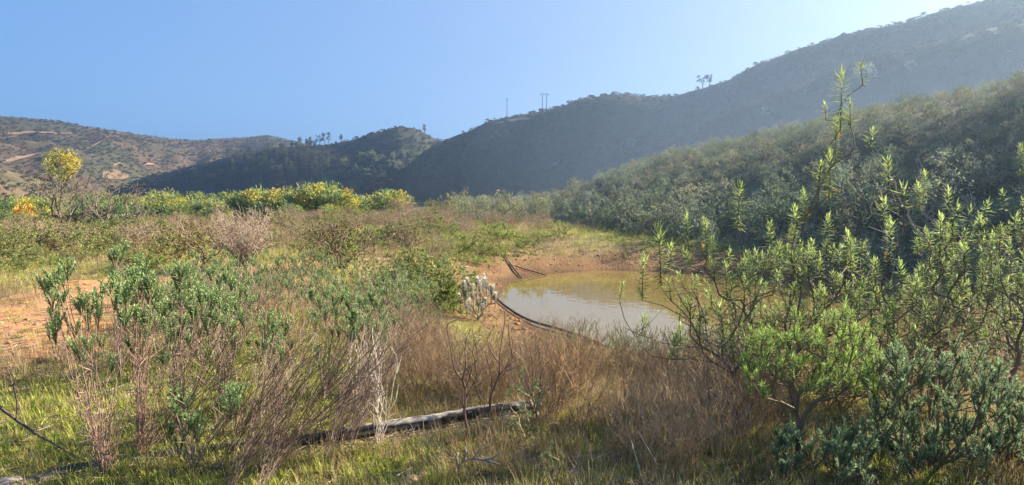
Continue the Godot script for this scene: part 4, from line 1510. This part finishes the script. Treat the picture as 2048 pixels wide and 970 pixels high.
	var br := thing("dead_branch", "thin dark dead branch reaching in low from the left edge of the picture", "branch", pts[0])
	var local := []
	for p in pts:
		local.append(p - pts[0])
	part("limb", swept(local, [0.011, 0.010, 0.009, 0.008, 0.006, 0.003], 7, func(i, k): return Color(0.10, 0.08, 0.07) * (0.8 + 0.1 * ((i + k) % 4))), mats.twig, br)
	var sh2 := Shape.new()
	var pts2 := [at(33, 838, 4.12), at(34, 800, 4.1), at(26, 772, 4.1), at(20, 750, 4.12), at(12, 735, 4.1)]
	for i in 4:
		sh2.rod(pts2[i] - pts[0], pts2[i + 1] - pts[0], 0.006 - 0.001 * i, 0.005 - 0.001 * i, 5, Color(0.12, 0.09, 0.08))
	for e in [[26, 772, 40, 730], [20, 750, 30, 722], [20, 750, 2, 742], [34, 800, 14, 776]]:
		sh2.rod(at(e[0], e[1], 4.1) - pts[0], at(e[2], e[3], 4.08) - pts[0], 0.0025, 0.001, 4, Color(0.14, 0.11, 0.09))
	part("twig", sh2.mesh(), mats.twig, br)


# ---- the pipe, the dry bushes and the litter in the middle -----------------------------------------------------
func build_front_middle() -> void:
	# a long worn pipe, half sunk in the grass
	var worn := paint("worn_pipe", 0.6)
	worn.cull_mode = BaseMaterial3D.CULL_BACK
	worn.heightmap_enabled = true
	worn.heightmap_scale = 0.15
	worn.heightmap_texture = noise_texture(0.06, Color.BLACK, Color.WHITE, 31, 4)
	worn.uv1_triplanar = true
	worn.uv1_scale = Vector3(6, 6, 6)
	var line := []
	var path := Curve3D.new()
	for e in [[20, 985], [140, 948], [300, 922], [440, 905], [600, 888], [700, 876], [790, 864], [870, 851], [960, 836], [1030, 827], [1078, 821]]:
		var p := on_ground(e[0], e[1])
		path.add_point(p + Vector3(0, 0.045 if e[0] > 680 else 0.006, 0))
		if e[0] >= 590:
			pipe_line.append(Vector2(p.x, -p.z))
	line = Array(path.tessellate_even_length(5, 0.025))
	var radii := []
	for i in line.size():
		radii.append(0.043 + 0.0015 * sin(i * 0.9))
	var skin := func(i: int, k: int) -> Color:
		var p: Vector3 = line[i]
		var n := fine.get_noise_3d(p.x * 40.0, k * 3.0, p.z * 40.0) + 0.7 * lumps.get_noise_2d(p.x * 60.0, 7.0)
		if p.x < -1.2:
			return Color(0.05, 0.048, 0.045).lerp(Color(0.16, 0.14, 0.12), clampf(n, 0, 1))
		return Color(0.03, 0.03, 0.033).lerp(Color(0.3, 0.275, 0.24), smoothstep(-0.08, 0.06, n))
	tag(part("pipe", swept(line, radii, 16, skin), worn, self), "long grey and black weathered pipe lying in the grass across the foreground", "pipe")

	# dry brown bushes of hair-thin stems
	var dry := []
	for i in 5:
		var wood: Color = [Color(0.3, 0.215, 0.14), Color(0.22, 0.15, 0.11), Color(0.36, 0.28, 0.18), Color(0.26, 0.2, 0.15), Color(0.3, 0.2, 0.12)][i]
		var tp := dome(52, 0.42, 0.35, 0.95)
		var st := Shape.new()
		var g := grow(Vector3.ZERO, tp, 0.9, 0.4, 0.03)
		limbs(st, g, 0.0015, 0.006, 0.38, wood, 4)
		var lf := Shape.new()
		for k in range(1, g.pos.size()):
			if g.count[k] <= 2:
				for m in 3:
					var d: Vector3 = (ball() * 0.8 + Vector3(0, 0.9, 0)).normalized()
					lf.rod(g.pos[k], g.pos[k] + d * rnd(0.05, 0.14), 0.0013, 0.0007, 3, shade(wood * 1.35))
					if m == 0:
						lf.blade(g.pos[k] + d * 0.05, d, side_of(d), 0.016, 0.005, shade([Color(0.3, 0.2, 0.11), Color(0.17, 0.16, 0.07)][k % 2]))
		dry.append([st.mesh(), lf.mesh()])
	for e in [[770, 1420, 5.3, 9.0, 70, 0.42, 0.75, "dry fine-stemmed brown bush between pipe and pond", "dry bushes between the pipe and the pond"], [1080, 1560, 4.0, 5.4, 24, 0.5, 0.8, "dry fine-stemmed brown bush right of the pipe", "dry bushes along the bottom edge"], [480, 900, 6.0, 10.5, 34, 0.6, 0.9, "dry brown bush among the grey-green shrubs", "dry bushes among the grey-green shrubs"], [770, 1120, 5.0, 6.6, 26, 0.5, 0.8, "dry fine-stemmed brown bush close behind the pipe", "dry bushes close behind the pipe"]]:
		for i in e[4]:
			var p := ground_at(rnd(e[0], e[1]), rnd(e[2], e[3]))
			if from_pond(Vector2(p.x, -p.z)) < 0.9 or absf(p.x / -p.z + 0.055) < 0.04 and -p.z > 6.5:      # keeps clear of the silver bush
				continue
			var t := thing("dry_bush", e[7] + spot(clampf((p.x / -p.z * FOCAL + 1024.0 - e[0]) / (e[1] - e[0]), 0, 1), clampf((-p.z - e[2]) / (e[3] - e[2]), 0, 1)), "bush", p, rnd(0, TAU), e[8])
			t.scale = Vector3.ONE * rnd(e[5], e[6]) * Vector3(rnd(0.8, 1.2), 1.0, rnd(0.8, 1.2)) * (0.55 if from_pond(Vector2(p.x, -p.z)) < 3.2 else 1.0)
			part("stems", dry[i % 5][0], mats.twig, t)
			part("twigs", dry[i % 5][1], mats.dry, t)

	# bare dark saplings in front of the pipe and behind it
	for e in [
		[938, 888, [[912, 640], [920, 680], [930, 700], [905, 720], [955, 720], [940, 660], [965, 760], [925, 760]], Color(0.15, 0.10, 0.08), "bare dark sapling with its straight stem crossing in front of the pipe"],
		[985, 838, [[1000, 610], [1010, 640], [990, 650], [960, 690], [1020, 690], [975, 720], [1030, 720], [1005, 740]], Color(0.16, 0.11, 0.085), "bare dark sapling rising behind the pipe, forking upward toward the silver-white bush"],
		[958, 832, [[935, 690], [945, 660], [950, 720], [925, 730], [940, 750], [965, 740]], Color(0.17, 0.16, 0.08), "greenish sapling behind the pipe, left of the bare dark one"],
		[1075, 850, [[1060, 700], [1075, 690], [1085, 740], [1100, 720], [1050, 740]], Color(0.2, 0.15, 0.12), "thin bare sapling beside the far end of the pipe"],
	]:
		var b := on_ground(e[0], e[1])
		var t := thing("sapling", e[4], "sapling", b)
		var tips := []
		for q in e[2]:
			tips.append(at(q[0], q[1], -b.z + rnd(-0.15, 0.15)) - b)
			tips.append(at(q[0] + rnd(-20, 20), q[1] + rnd(0, 40), -b.z + rnd(-0.25, 0.25)) - b)
		var sh := Shape.new()
		limbs(sh, grow(Vector3.ZERO, tips, 0.7, 0.4, 0.02, 0.12), 0.0026, 0.011, 0.5, e[3], 6)
		part("stems", sh.mesh(), mats.twig, t)
	var leaf_mass := leafed(dome(40, 0.13, 0.1, 0.62), 0.002, 0.006, Color(0.2, 0.17, 0.1), 14, 0.026, 0.006, [Color(0.15, 0.2, 0.09), Color(0.12, 0.17, 0.07)], 0.03)
	for e in [[1048, 900, 1.0, "slim upright green shrub covering the far end of the pipe"], [1105, 985, 0.55, "small slim green shrub at the bottom edge right of the dead twig"], [870, 945, 0.45, "small grey-green sprig in the grass in front of the pipe"], [940, 790, 0.6, "dark green sprig behind the pipe under the greenish sapling"]]:
		var t := thing("slim_shrub", e[3], "shrub", on_ground(e[0], e[1]))
		t.scale = Vector3.ONE * e[2]
		part("stems", leaf_mass[0], mats.twig, t)
		part("leaves", leaf_mass[1], mats.leaf, t)

	# the bleached forked twig in the grass
	var fork := []
	for e in [[[914, 962], [918, 945], [925, 930], [945, 923], [960, 905], [968, 900]], [[925, 930], [932, 912], [930, 903]], [[945, 923], [965, 925], [985, 922], [1003, 908]], [[918, 945], [912, 920], [916, 912]], [[965, 925], [990, 932], [1000, 936]]]:
		var pts := []
		var radii2 := []
		for q in e:
			pts.append(at(q[0], q[1] - 6, 0.03 - on_ground(930, 962).z))
			radii2.append(0.0085 - 0.0009 * radii2.size())
		fork.append([pts, radii2])
	var origin := on_ground(930, 962)
	var tw := thing("dead_twig", "bleached grey forked twig lying in the grass in front of the pipe", "twig", origin)
	for f in fork:
		var pts := []
		for p in f[0]:
			pts.append(p - origin)
		part("prong", swept(pts, f[1], 7, func(i, k): return Color(0.33, 0.27, 0.22) * (0.75 + 0.12 * ((i * 2 + k) % 4))), mats.twig, tw)
	# sticks scattered on the ground
	for e in [[835, 775, 862, 763, "pale forked stick on the ground between the pipe and the brown bushes"], [690, 760, 790, 725, "pale broken stick caught in the leaning stems"], [560, 925, 615, 890, "pale bent stick rising from the grass in front of the near end of the pipe"], [120, 955, 138, 925, "thin white stick upright in the litter at the lower left"], [985, 850, 1010, 800, "short bleached stick leaning behind the pipe"], [1290, 985, 1262, 880, "tall straw-coloured grass stalk at the bottom edge, right of the pipe"], [1330, 960, 1275, 860, "second straw-coloured stalk leaning left, right of the tall one"]]:
		var a := on_ground(e[0], e[1])
		var b := at(e[2], e[3], -a.z + 0.1)
		tag(part("stick", swept([a, a.lerp(b, 0.5) + ball() * 0.02, b], [0.0045, 0.004, 0.002], 6, func(i, k): return Color(0.4, 0.33, 0.25) * (0.8 + 0.1 * ((i + k) % 3))), mats.twig, self), e[4], "stick")
	# stones
	var rock := paint("stone", 0.9)
	for e in [[822, 968, Vector3(0.045, 0.03, 0.04), Color(0.35, 0.24, 0.17), "rough brown stone in the grass at the bottom edge"], [1425, 815, Vector3(0.17, 0.11, 0.13), Color(0.42, 0.41, 0.41), "pale grey rock half hidden under the leafy shrubs on the right"], [10, 985, Vector3(0.1, 0.05, 0.08), Color(0.2, 0.19, 0.18), "flat grey stone at the lower left corner"], [1270, 985, Vector3(0.035, 0.025, 0.03), Color(0.42, 0.34, 0.25), "small tan stone at the bottom edge right of the pipe"]]:
		tag(part("stone", stone_mesh(e[2], int(e[0]), e[3]), rock, self, Transform3D(Basis(), on_ground(e[0], e[1]) + Vector3(0, e[2].y * 0.4, 0))), e[4], "stone")
	for e in [[20, 722, 0.14, "dark dung-like clod on the bare clay track, left of two"], [85, 727, 0.1, "smaller dark clod on the bare clay track, right of two"]]:
		tag(part("clod", stone_mesh(Vector3(e[2], 0.035, e[2] * 0.5), int(e[0]), Color(0.1, 0.065, 0.05)), rock, self, Transform3D(Basis(), on_ground(e[0], e[1]) + Vector3(0, 0.015, 0))), e[3], "clod")


# ---- the tall leafy shrubs, front right ------------------------------------------------------------------------
func build_front_right() -> void:
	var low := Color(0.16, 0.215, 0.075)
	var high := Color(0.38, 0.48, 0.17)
	var tall := []
	var small := []
	for i in 8:
		tall.append(shoot(0.34, rng.randi_range(80, 120), rnd(0.09, 0.115), rnd(0.0125, 0.0165), low * rnd(0.85, 1.15), high * rnd(0.85, 1.15), rnd(1.75, 2.1)))
		small.append(shoot(0.15, rng.randi_range(26, 48), rnd(0.07, 0.1), rnd(0.0125, 0.0165), low * rnd(0.8, 1.15), high * rnd(0.75, 1.1), rnd(1.5, 2.0)))
	var dead_leaf := Shape.new()
	dead_leaf.leaf(Vector3.ZERO, Vector3(0.15, -0.98, 0.1).normalized(), Vector3(1, 0.15, 0).normalized(), 0.075, 0.016, Color(0.4, 0.2, 0.055), 0.02)
	var dead := dead_leaf.mesh()
	var bark := Color(0.14, 0.105, 0.085)
	# [base column, depth, label, tall shoots [tip column, row, foot row], small shoots [column, row], dead leaves [column, row], filler box]
	for e in [
		[1488, 4.9, "dark-stemmed leafy shrub nearest the pond, its left shoots hanging out over the water",
			[[1318, 450, 575], [1372, 424, 500], [1410, 434, 520], [1480, 365, 455], [1287, 505, 600], [1425, 472, 560], [1540, 442, 530], [1500, 505, 590], [1560, 480, 560], [1450, 520, 600]],
			[[1246, 563], [1336, 562], [1342, 500], [1290, 635], [1380, 600], [1400, 640], [1465, 560], [1520, 560], [1440, 620], [1350, 680], [1480, 640]],
			[[1404, 480], [1328, 545], [1320, 548], [1487, 578]], [1350, 1600, 500, 760], 46],
		[1600, 5.2, "tallest leafy shrub, with one high shoot rising against the hills",
			[[1684, 140, 260], [1672, 232, 320], [1660, 300, 390], [1606, 372, 440], [1590, 410, 480], [1656, 428, 510], [1585, 452, 540], [1617, 490, 560], [1695, 460, 540]],
			[[1640, 335], [1650, 205], [1700, 215], [1722, 135], [1700, 480], [1640, 520], [1560, 540], [1600, 545], [1665, 545], [1725, 490], [1745, 262]],
			[[1680, 262], [1657, 380], [1585, 470], [1578, 455], [1668, 452]], [1540, 1760, 480, 700], 50],
		[1760, 5.0, "leafy shrub with a thick upright shoot, directly behind the light green bush",
			[[1781, 434, 530], [1748, 515, 590], [1720, 560, 640], [1800, 520, 600], [1690, 590, 660]],
			[[1776, 330], [1806, 380], [1768, 405], [1835, 570], [1770, 600], [1820, 630], [1745, 640], [1850, 610]],
			[[1773, 500], [1754, 580], [1640, 520]], [1690, 1860, 540, 740], 36],
		[1890, 5.4, "broad leafy shrub left of the right edge, with pale bare twigs among its shoots",
			[[1882, 428, 520], [1850, 340, 400], [1835, 362, 420], [1985, 462, 545], [1930, 480, 560], [1905, 500, 580]],
			[[1896, 382], [1972, 410], [1960, 440], [1912, 420], [1940, 420], [2005, 385], [1870, 560], [1920, 600], [1960, 570], [1990, 560], [1880, 620]],
			[[1852, 376], [1930, 642]], [1830, 2010, 450, 720], 56],
		[2040, 5.2, "leafy shrub cut by the right edge of the picture, highest at the edge",
			[[2042, 285, 350], [2060, 330, 400], [2070, 420, 500], [2020, 480, 560], [2050, 500, 590], [2090, 380, 460]],
			[[2046, 400], [2030, 440], [2000, 520], [2035, 560], [2060, 600], [2010, 620]],
			[], [1960, 2110, 430, 760], 44],
	]:
		var depth: float = e[1]
		var b := ground_at(e[0], depth)
		var t := thing("leafy_shrub", e[2], "shrub", b)
		var tips := []
		var made := []
		for q in e[3]:
			var d := depth + rnd(-0.35, 0.45)
			var top := at(q[0], q[1] + 6, d) - b
			var foot := at(q[0] + rnd(-4, 6), q[2], d) - b
			made.append(["tall", foot, top])
			tips.append(foot)
		for q in e[4]:
			var d := depth + rnd(-0.4, 0.5)
			var top := at(q[0], q[1] + 4, d) - b
			made.append(["small", top - Vector3(rnd(-0.03, 0.03), 0.13, 0), top])
			tips.append(made[-1][1])
		for k in int(e[7] * 1.3):
			var d := depth + rnd(-0.3, 1.2)
			var top := at(rnd(e[6][0], e[6][1]), rnd(e[6][2], lerpf(e[6][2], e[6][3], 0.75)), d) - b
			top.y = maxf(top.y, 0.3)
			var dir := (Vector3(top.x, 0, top.z) * 0.25 + Vector3(0, 0.9, 0) + ball() * 0.3).normalized()
			made.append(["fill", top - dir * rnd(0.1, 0.15), top])
			tips.append(made[-1][1])
		var sh := Shape.new()
		var g := grow(Vector3.ZERO, tips, 0.45, 0.4, 0.03, 0.15)
		limbs(sh, g, 0.0032, 0.019, 0.4, bark, 6)
		part("stems", sh.mesh(), mats.twig, t)
		for m in made:
			var dir: Vector3 = (m[2] - m[1])
			var size: float = dir.length() / (0.34 if m[0] == "tall" else 0.14)
			if m[0] == "small":
				size = rnd(0.9, 1.2)
			dir = dir.normalized()
			var q := Basis(Quaternion(Vector3.UP, dir)) * Basis(Vector3.UP, rnd(0, TAU))
			var w := clampf(size, 0.75, 1.15)
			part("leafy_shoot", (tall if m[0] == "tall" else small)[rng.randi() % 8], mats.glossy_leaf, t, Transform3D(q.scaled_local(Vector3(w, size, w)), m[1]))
		for q in e[5]:
			part("dead_leaf", dead, mats.leaf, t, Transform3D(Basis(Vector3.UP, rnd(0, TAU)).scaled(Vector3.ONE * rnd(0.9, 1.2)), at(q[0], q[1], depth + rnd(-0.1, 0.1)) - b))
		# bare twigs among the leaves
		sh = Shape.new()
		for k in 70:
			var i := rng.randi_range(1, g.pos.size() - 1)
			var d := (ball() + Vector3(0, 0.6, 0)).normalized()
			var m: Vector3 = g.pos[i] + d * rnd(0.08, 0.2)
			sh.rod(g.pos[i], m, 0.003, 0.0022, 4, shade(Color(0.3, 0.25, 0.21)))
			sh.rod(m, m + (d + ball() * 0.5).normalized() * rnd(0.08, 0.2), 0.0022, 0.001, 4, shade(Color(0.3, 0.25, 0.21)))
		part("twigs", sh.mesh(), mats.twig, t)

	# a bare pale branch leaning left through the thicket
	var pts := []
	for q in [[1880, 520], [1840, 470], [1815, 430], [1795, 390], [1775, 350], [1762, 335], [1745, 300]]:
		pts.append(at(q[0], q[1], 5.6))
	var origin := ground_at(1895, 5.7)
	var br := thing("bare_branch", "long bare grey branch leaning left above the right-hand thicket", "branch", origin)
	var tips := []
	for p in pts:
		tips.append(p - origin)
	for q in [[1758, 345], [1800, 345], [1770, 400], [1790, 365], [1830, 400], [1760, 380]]:
		tips.append(at(q[0], q[1], 5.6 + rnd(-0.2, 0.2)) - origin)
	var bs := Shape.new()
	limbs(bs, grow(Vector3.ZERO, tips, 0.2, 0.2, 0.01), 0.0035, 0.012, 0.4, Color(0.36, 0.31, 0.28), 6)
	part("limb", bs.mesh(), mats.twig, br)

	# undergrowth of dry stems and dead leaves beneath
	var brush := []
	for i in 3:
		var parts := leafed(dome(60, 0.5, 0.2, 0.9), 0.0022, 0.01, Color(0.18, 0.13, 0.10), 7, 0.05, 0.012, [Color(0.15, 0.18, 0.07), Color(0.18, 0.2, 0.08), Color(0.3, 0.21, 0.13)], 0.08)
		brush.append(parts)
	for i in 34:
		var p := ground_at(rnd(1440, 2080), rnd(5.2, 8.5))
		if from_pond(Vector2(p.x, -p.z)) < 0.3:
			continue
		var t := thing("undergrowth_bush", "tangled low bush of dark stems under the leafy shrubs" + spot(clampf((p.x / -p.z * FOCAL - 416.0) / 640.0, 0, 1), (-p.z - 5.2) / 3.3), "bush", p, rnd(0, TAU), "tangled bushes under the leafy shrubs")
		t.scale = Vector3.ONE * rnd(0.8, 1.3)
		part("stems", brush[i % 3][0], mats.twig, t)
		part("leaves", brush[i % 3][1], mats.leaf, t)

	# the light green bush
	var b := ground_at(1610, 4.15)
	var t := thing("light_green_bush", "fresh light green rounded bush in front of the tall leafy shrubs", "bush", b)
	var rosettes := []
	for i in 4:
		rosettes.append(shoot(0.07, 38, 0.058, 0.0085, Color(0.17, 0.26, 0.065), Color(0.35, 0.48, 0.13), 1.35))
	tips = []
	for e in [[1500, 720], [1490, 735], [1520, 700], [1535, 690], [1550, 680], [1575, 690], [1590, 640], [1560, 625], [1600, 660], [1630, 670], [1650, 655], [1665, 645], [1680, 640], [1690, 660], [1700, 645], [1640, 690], [1615, 700], [1720, 690], [1740, 700], [1755, 725], [1735, 740], [1700, 720], [1670, 720], [1590, 730], [1560, 740], [1520, 740], [1640, 740], [1500, 760]]:
		tips.append(at(e[0], e[1], 4.15 + rnd(-0.3, 0.25)) - b)
	for k in 120:
		tips.append(at(rnd(1490, 1755), rnd(668, 800), 4.15 + rnd(-0.35, 0.35)) - b)
	var sh := Shape.new()
	limbs(sh, grow(Vector3.ZERO, tips, 0.45, 0.4, 0.03), 0.0026, 0.018, 0.42, Color(0.17, 0.13, 0.09), 5)
	part("stems", sh.mesh(), mats.twig, t)
	for q: Vector3 in tips:
		var dir := (Vector3(q.x, 0, q.z) * 0.4 + Vector3.UP + ball() * 0.35).normalized()
		part("leaf_rosette", rosettes[rng.randi() % 4], mats.leaf, t, Transform3D((Basis(Quaternion(Vector3.UP, dir)) * Basis(Vector3.UP, rnd(0, TAU))).scaled(Vector3.ONE * rnd(0.8, 1.15)), q))

	# the blue-green bush of soft spikes in the corner, and smaller ones beside it
	var spikes := []
	for i in 7:
		spikes.append(bunch(2 + i % 3, rnd(0.09, 0.15), rnd(0.012, 0.016), 46, shade(Color(0.15, 0.205, 0.12), 0.25), shade(Color(0.28, 0.37, 0.2), 0.2), 0.5))
	for e in [
		[1880, 4.1, 130, [1745, 2010, 720, 960], "large blue-green bush of soft upright spikes in the lower right corner", [[1905, 680], [1912, 700], [1890, 720], [1800, 730], [1815, 720], [1975, 760], [1920, 740], [1950, 770]]],
		[2040, 4.2, 70, [1960, 2120, 780, 970], "blue-green bush of soft spikes cut by the lower right corner of the picture", [[2030, 790], [2050, 800], [2010, 810], [2040, 830]]],
		[1690, 3.9, 34, [1640, 1760, 880, 970], "low dark blue-green bush of soft spikes at the bottom edge, left of the large one", [[1690, 860], [1720, 850], [1660, 880]]],
		[1590, 4.0, 16, [1555, 1625, 890, 950], "small pale green spiky bush at the bottom edge under the dark-stemmed shrub", [[1566, 870], [1580, 880], [1600, 900], [1625, 930]]],
	]:
		b = ground_at(e[0], e[1])
		t = thing("spiky_bush", e[4], "bush", b)
		tips = []
		for q in e[5]:
			tips.append(at(q[0], q[1] + 12, e[1] + rnd(-0.1, 0.15)) - b)
		for k in e[2]:
			tips.append(at(rnd(e[3][0], e[3][1]), rnd(e[3][2], e[3][3]), e[1] + rnd(-0.35, 0.4)) - b)
		for i in tips.size():
			tips[i].y = maxf(tips[i].y, 0.15)
		sh = Shape.new()
		limbs(sh, grow(Vector3.ZERO, tips, 0.5, 0.4, 0.03), 0.003, 0.014, 0.42, Color(0.15, 0.12, 0.09), 5)
		part("stems", sh.mesh(), mats.twig, t)
		for q: Vector3 in tips:
			var dir := (Vector3(q.x, 0, q.z) * 0.3 + Vector3.UP + ball() * 0.25).normalized()
			part("leafy_spike", spikes[rng.randi() % 7], mats.soft_leaf, t, Transform3D((Basis(Quaternion(Vector3.UP, dir)) * Basis(Vector3.UP, rnd(0, TAU))).scaled(Vector3.ONE * rnd(0.75, 1.1)), q))


# ---- grass and litter ------------------------------------------------------------------------------------------
func grass_tuft(blades: int, tall: float, wide: float, lean: float) -> ArrayMesh:
	var sh := Shape.new()
	for i in blades:
		var a := rnd(0, TAU)
		var out := Vector3(cos(a), 0, sin(a))
		var p := out * rnd(0, 0.06)
		var h := tall * rnd(0.5, 1.15)
		var d := (Vector3.UP + out * rnd(0.1, lean)).normalized()
		var s := out.cross(Vector3.UP) * wide * 0.5
		var m := p + d * h * 0.6
		var e := m + (d + out * rnd(0.2, 0.9) * lean).normalized() * h * 0.45
		var col := shade(Color(1, 1, 1), 0.22)
		sh.tri(p - s, m - s * 0.7, p + s, col)
		sh.tri(p + s, m - s * 0.7, m + s * 0.7, col)
		sh.tri(m - s * 0.7, e, m + s * 0.7, col)
	return sh.mesh()


func build_grass() -> void:
	var green := [Color(0.28, 0.33, 0.07), Color(0.38, 0.41, 0.08), Color(0.2, 0.27, 0.06), Color(0.42, 0.41, 0.12)]
	var straw := [Color(0.36, 0.28, 0.15), Color(0.3, 0.22, 0.12), Color(0.4, 0.33, 0.2), Color(0.27, 0.19, 0.11)]
	var shapes := [grass_tuft(16, 0.075, 0.005, 0.7), grass_tuft(14, 0.11, 0.005, 0.6), grass_tuft(12, 0.06, 0.008, 1.1), grass_tuft(12, 0.2, 0.0035, 0.5), grass_tuft(10, 0.14, 0.004, 0.9)]
	var places := [[], [], [], [], []]
	var tints := [PackedColorArray(), PackedColorArray(), PackedColorArray(), PackedColorArray(), PackedColorArray()]
	var tries := 0
	while tries < 62000:
		tries += 1
		var d := 3.1 * pow(34.0 / 3.1, pow(rng.randf(), 0.85))
		var x := rnd(-0.86, 0.86) * (d + 1.0)
		var sd := from_pond(Vector2(x, d)) if x > -9.0 and d < 34.0 else 9.0
		if sd < 0.25:
			continue
		if d < 34.0 and Vector2(x, d).length() > 16.0 and hill_height("near", rad_to_deg(atan2(x, d)), Vector2(x, d).length()) > ground(x, d) + 1.0:
			continue
		var cover := track_cover(x, d) if x < -2.0 and d < 19.0 else 0.0
		if rng.randf() < cover * 0.86:
			continue
		var n := lumps.get_noise_2d(x * 7.0, d * 7.0)
		var bare := 1.0 - smoothstep(0.8, 2.6, sd + n * 1.5)
		var on_pipe := false
		if d < 7.0:
			for q in pipe_line.size() - 1:
				if Geometry2D.get_closest_point_to_segment(Vector2(x, d + 0.1), pipe_line[q], pipe_line[q + 1]).distance_to(Vector2(x, d + 0.1)) < 0.16:
					on_pipe = true
		if on_pipe:
			continue
		if rng.randf() < bare * 0.93:
			continue
		var dry := clampf((0.12 if d < 6.5 and x < 0.8 else 0.3) + n * 1.1 + (0.3 if x > 0.6 and d < 9.0 else 0.0) + (0.25 if x < -3.0 and d > 6.0 and d < 12.0 else 0.0), 0.05, 0.95)
		var is_dry := rng.randf() < dry
		var k := rng.randi_range(3, 4) if is_dry else rng.randi_range(0, 2)
		var s := rnd(0.6, 1.15) * (1.0 + clampf((d - 8.0) * 0.05, 0.0, 1.0))
		var col: Color = (straw if is_dry else green)[rng.randi() % 4]
		places[k].append(Transform3D(Basis(Vector3.UP, rnd(0, TAU)).scaled(Vector3(s, s * rnd(0.7, 1.2), s)), Vector3(x, ground(x, d) - 0.005, -d)))
		tints[k].append(shade(col, 0.15))
	for g in [[0, 3, "grass", "short green winter grass over the field and round the pipe"], [3, 5, "dry_grass", "straw-coloured dry grass mixed through the field"]]:
		var o := Node3D.new()
		o.name = g[2]
		add_child(o, true)
		tag(o, g[3], "grass", "", "stuff")
		for k in range(g[0], g[1]):
			copies("tufts", shapes[k], mats.leaf, places[k], tints[k], o)
	# crumbs of clay on the bare ground
	var crumb := stone_mesh(Vector3(0.022, 0.013, 0.02), 5, Color(1, 1, 1), 0.6)
	var bits := []
	var bit_cols := PackedColorArray()
	while bits.size() < 1200:
		var q := Vector2(rnd(-9, -3), rnd(3.5, 17.0)) if bits.size() % 2 else Vector2(rnd(-3, 9), rnd(8.5, 26.0))
		if (track_cover(q.x, q.y) > 0.5) if bits.size() % 2 else (absf(from_pond(q) - 1.2) < 1.1):
			bits.append(Transform3D(Basis(Vector3.UP, rnd(0, TAU)).scaled(Vector3.ONE * pow(rng.randf(), 3.0) * 1.7 + Vector3.ONE * 0.3), Vector3(q.x, ground(q.x, q.y) + 0.012, -q.y)))
			bit_cols.append(shade([Color(0.4, 0.21, 0.1), Color(0.26, 0.16, 0.09), Color(0.34, 0.25, 0.17)][bits.size() % 3]))
	tag(copies("clay_crumbs", crumb, mats.clay, bits, bit_cols), "crumbs of clay and grit strewn over the bare track and the pond banks", "grit")
	# fallen stalks and bits of twig
	var sh := Shape.new()
	for i in 5:
		var a := rnd(0, TAU)
		var d := Vector3(cos(a), rnd(-0.02, 0.15), sin(a))
		var p := Vector3(rnd(-0.1, 0.1), 0.01, rnd(-0.1, 0.1))
		sh.rod(p - d * 0.1, p + d * 0.1, 0.0028, 0.0016, 3, shade(Color(0.8, 0.8, 0.8)))
	var list := []
	var cols := PackedColorArray()
	for i in 4200:
		var d := 3.1 * pow(18.0 / 3.1, rng.randf())
		var x := rnd(-0.86, 0.86) * (d + 1.0)
		if from_pond(Vector2(x, d)) < 0.3:
			continue
		list.append(Transform3D(Basis(Vector3.UP, rnd(0, TAU)).scaled(Vector3.ONE * rnd(0.5, 1.5)), Vector3(x, ground(x, d) + 0.01, -d)))
		cols.append(shade([Color(0.2, 0.15, 0.11), Color(0.36, 0.3, 0.24), Color(0.12, 0.085, 0.065)][i % 3]))
	tag(copies("twig_litter", sh.mesh(), mats.twig, list, cols), "fallen stalks and bits of twig strewn over the ground", "litter")
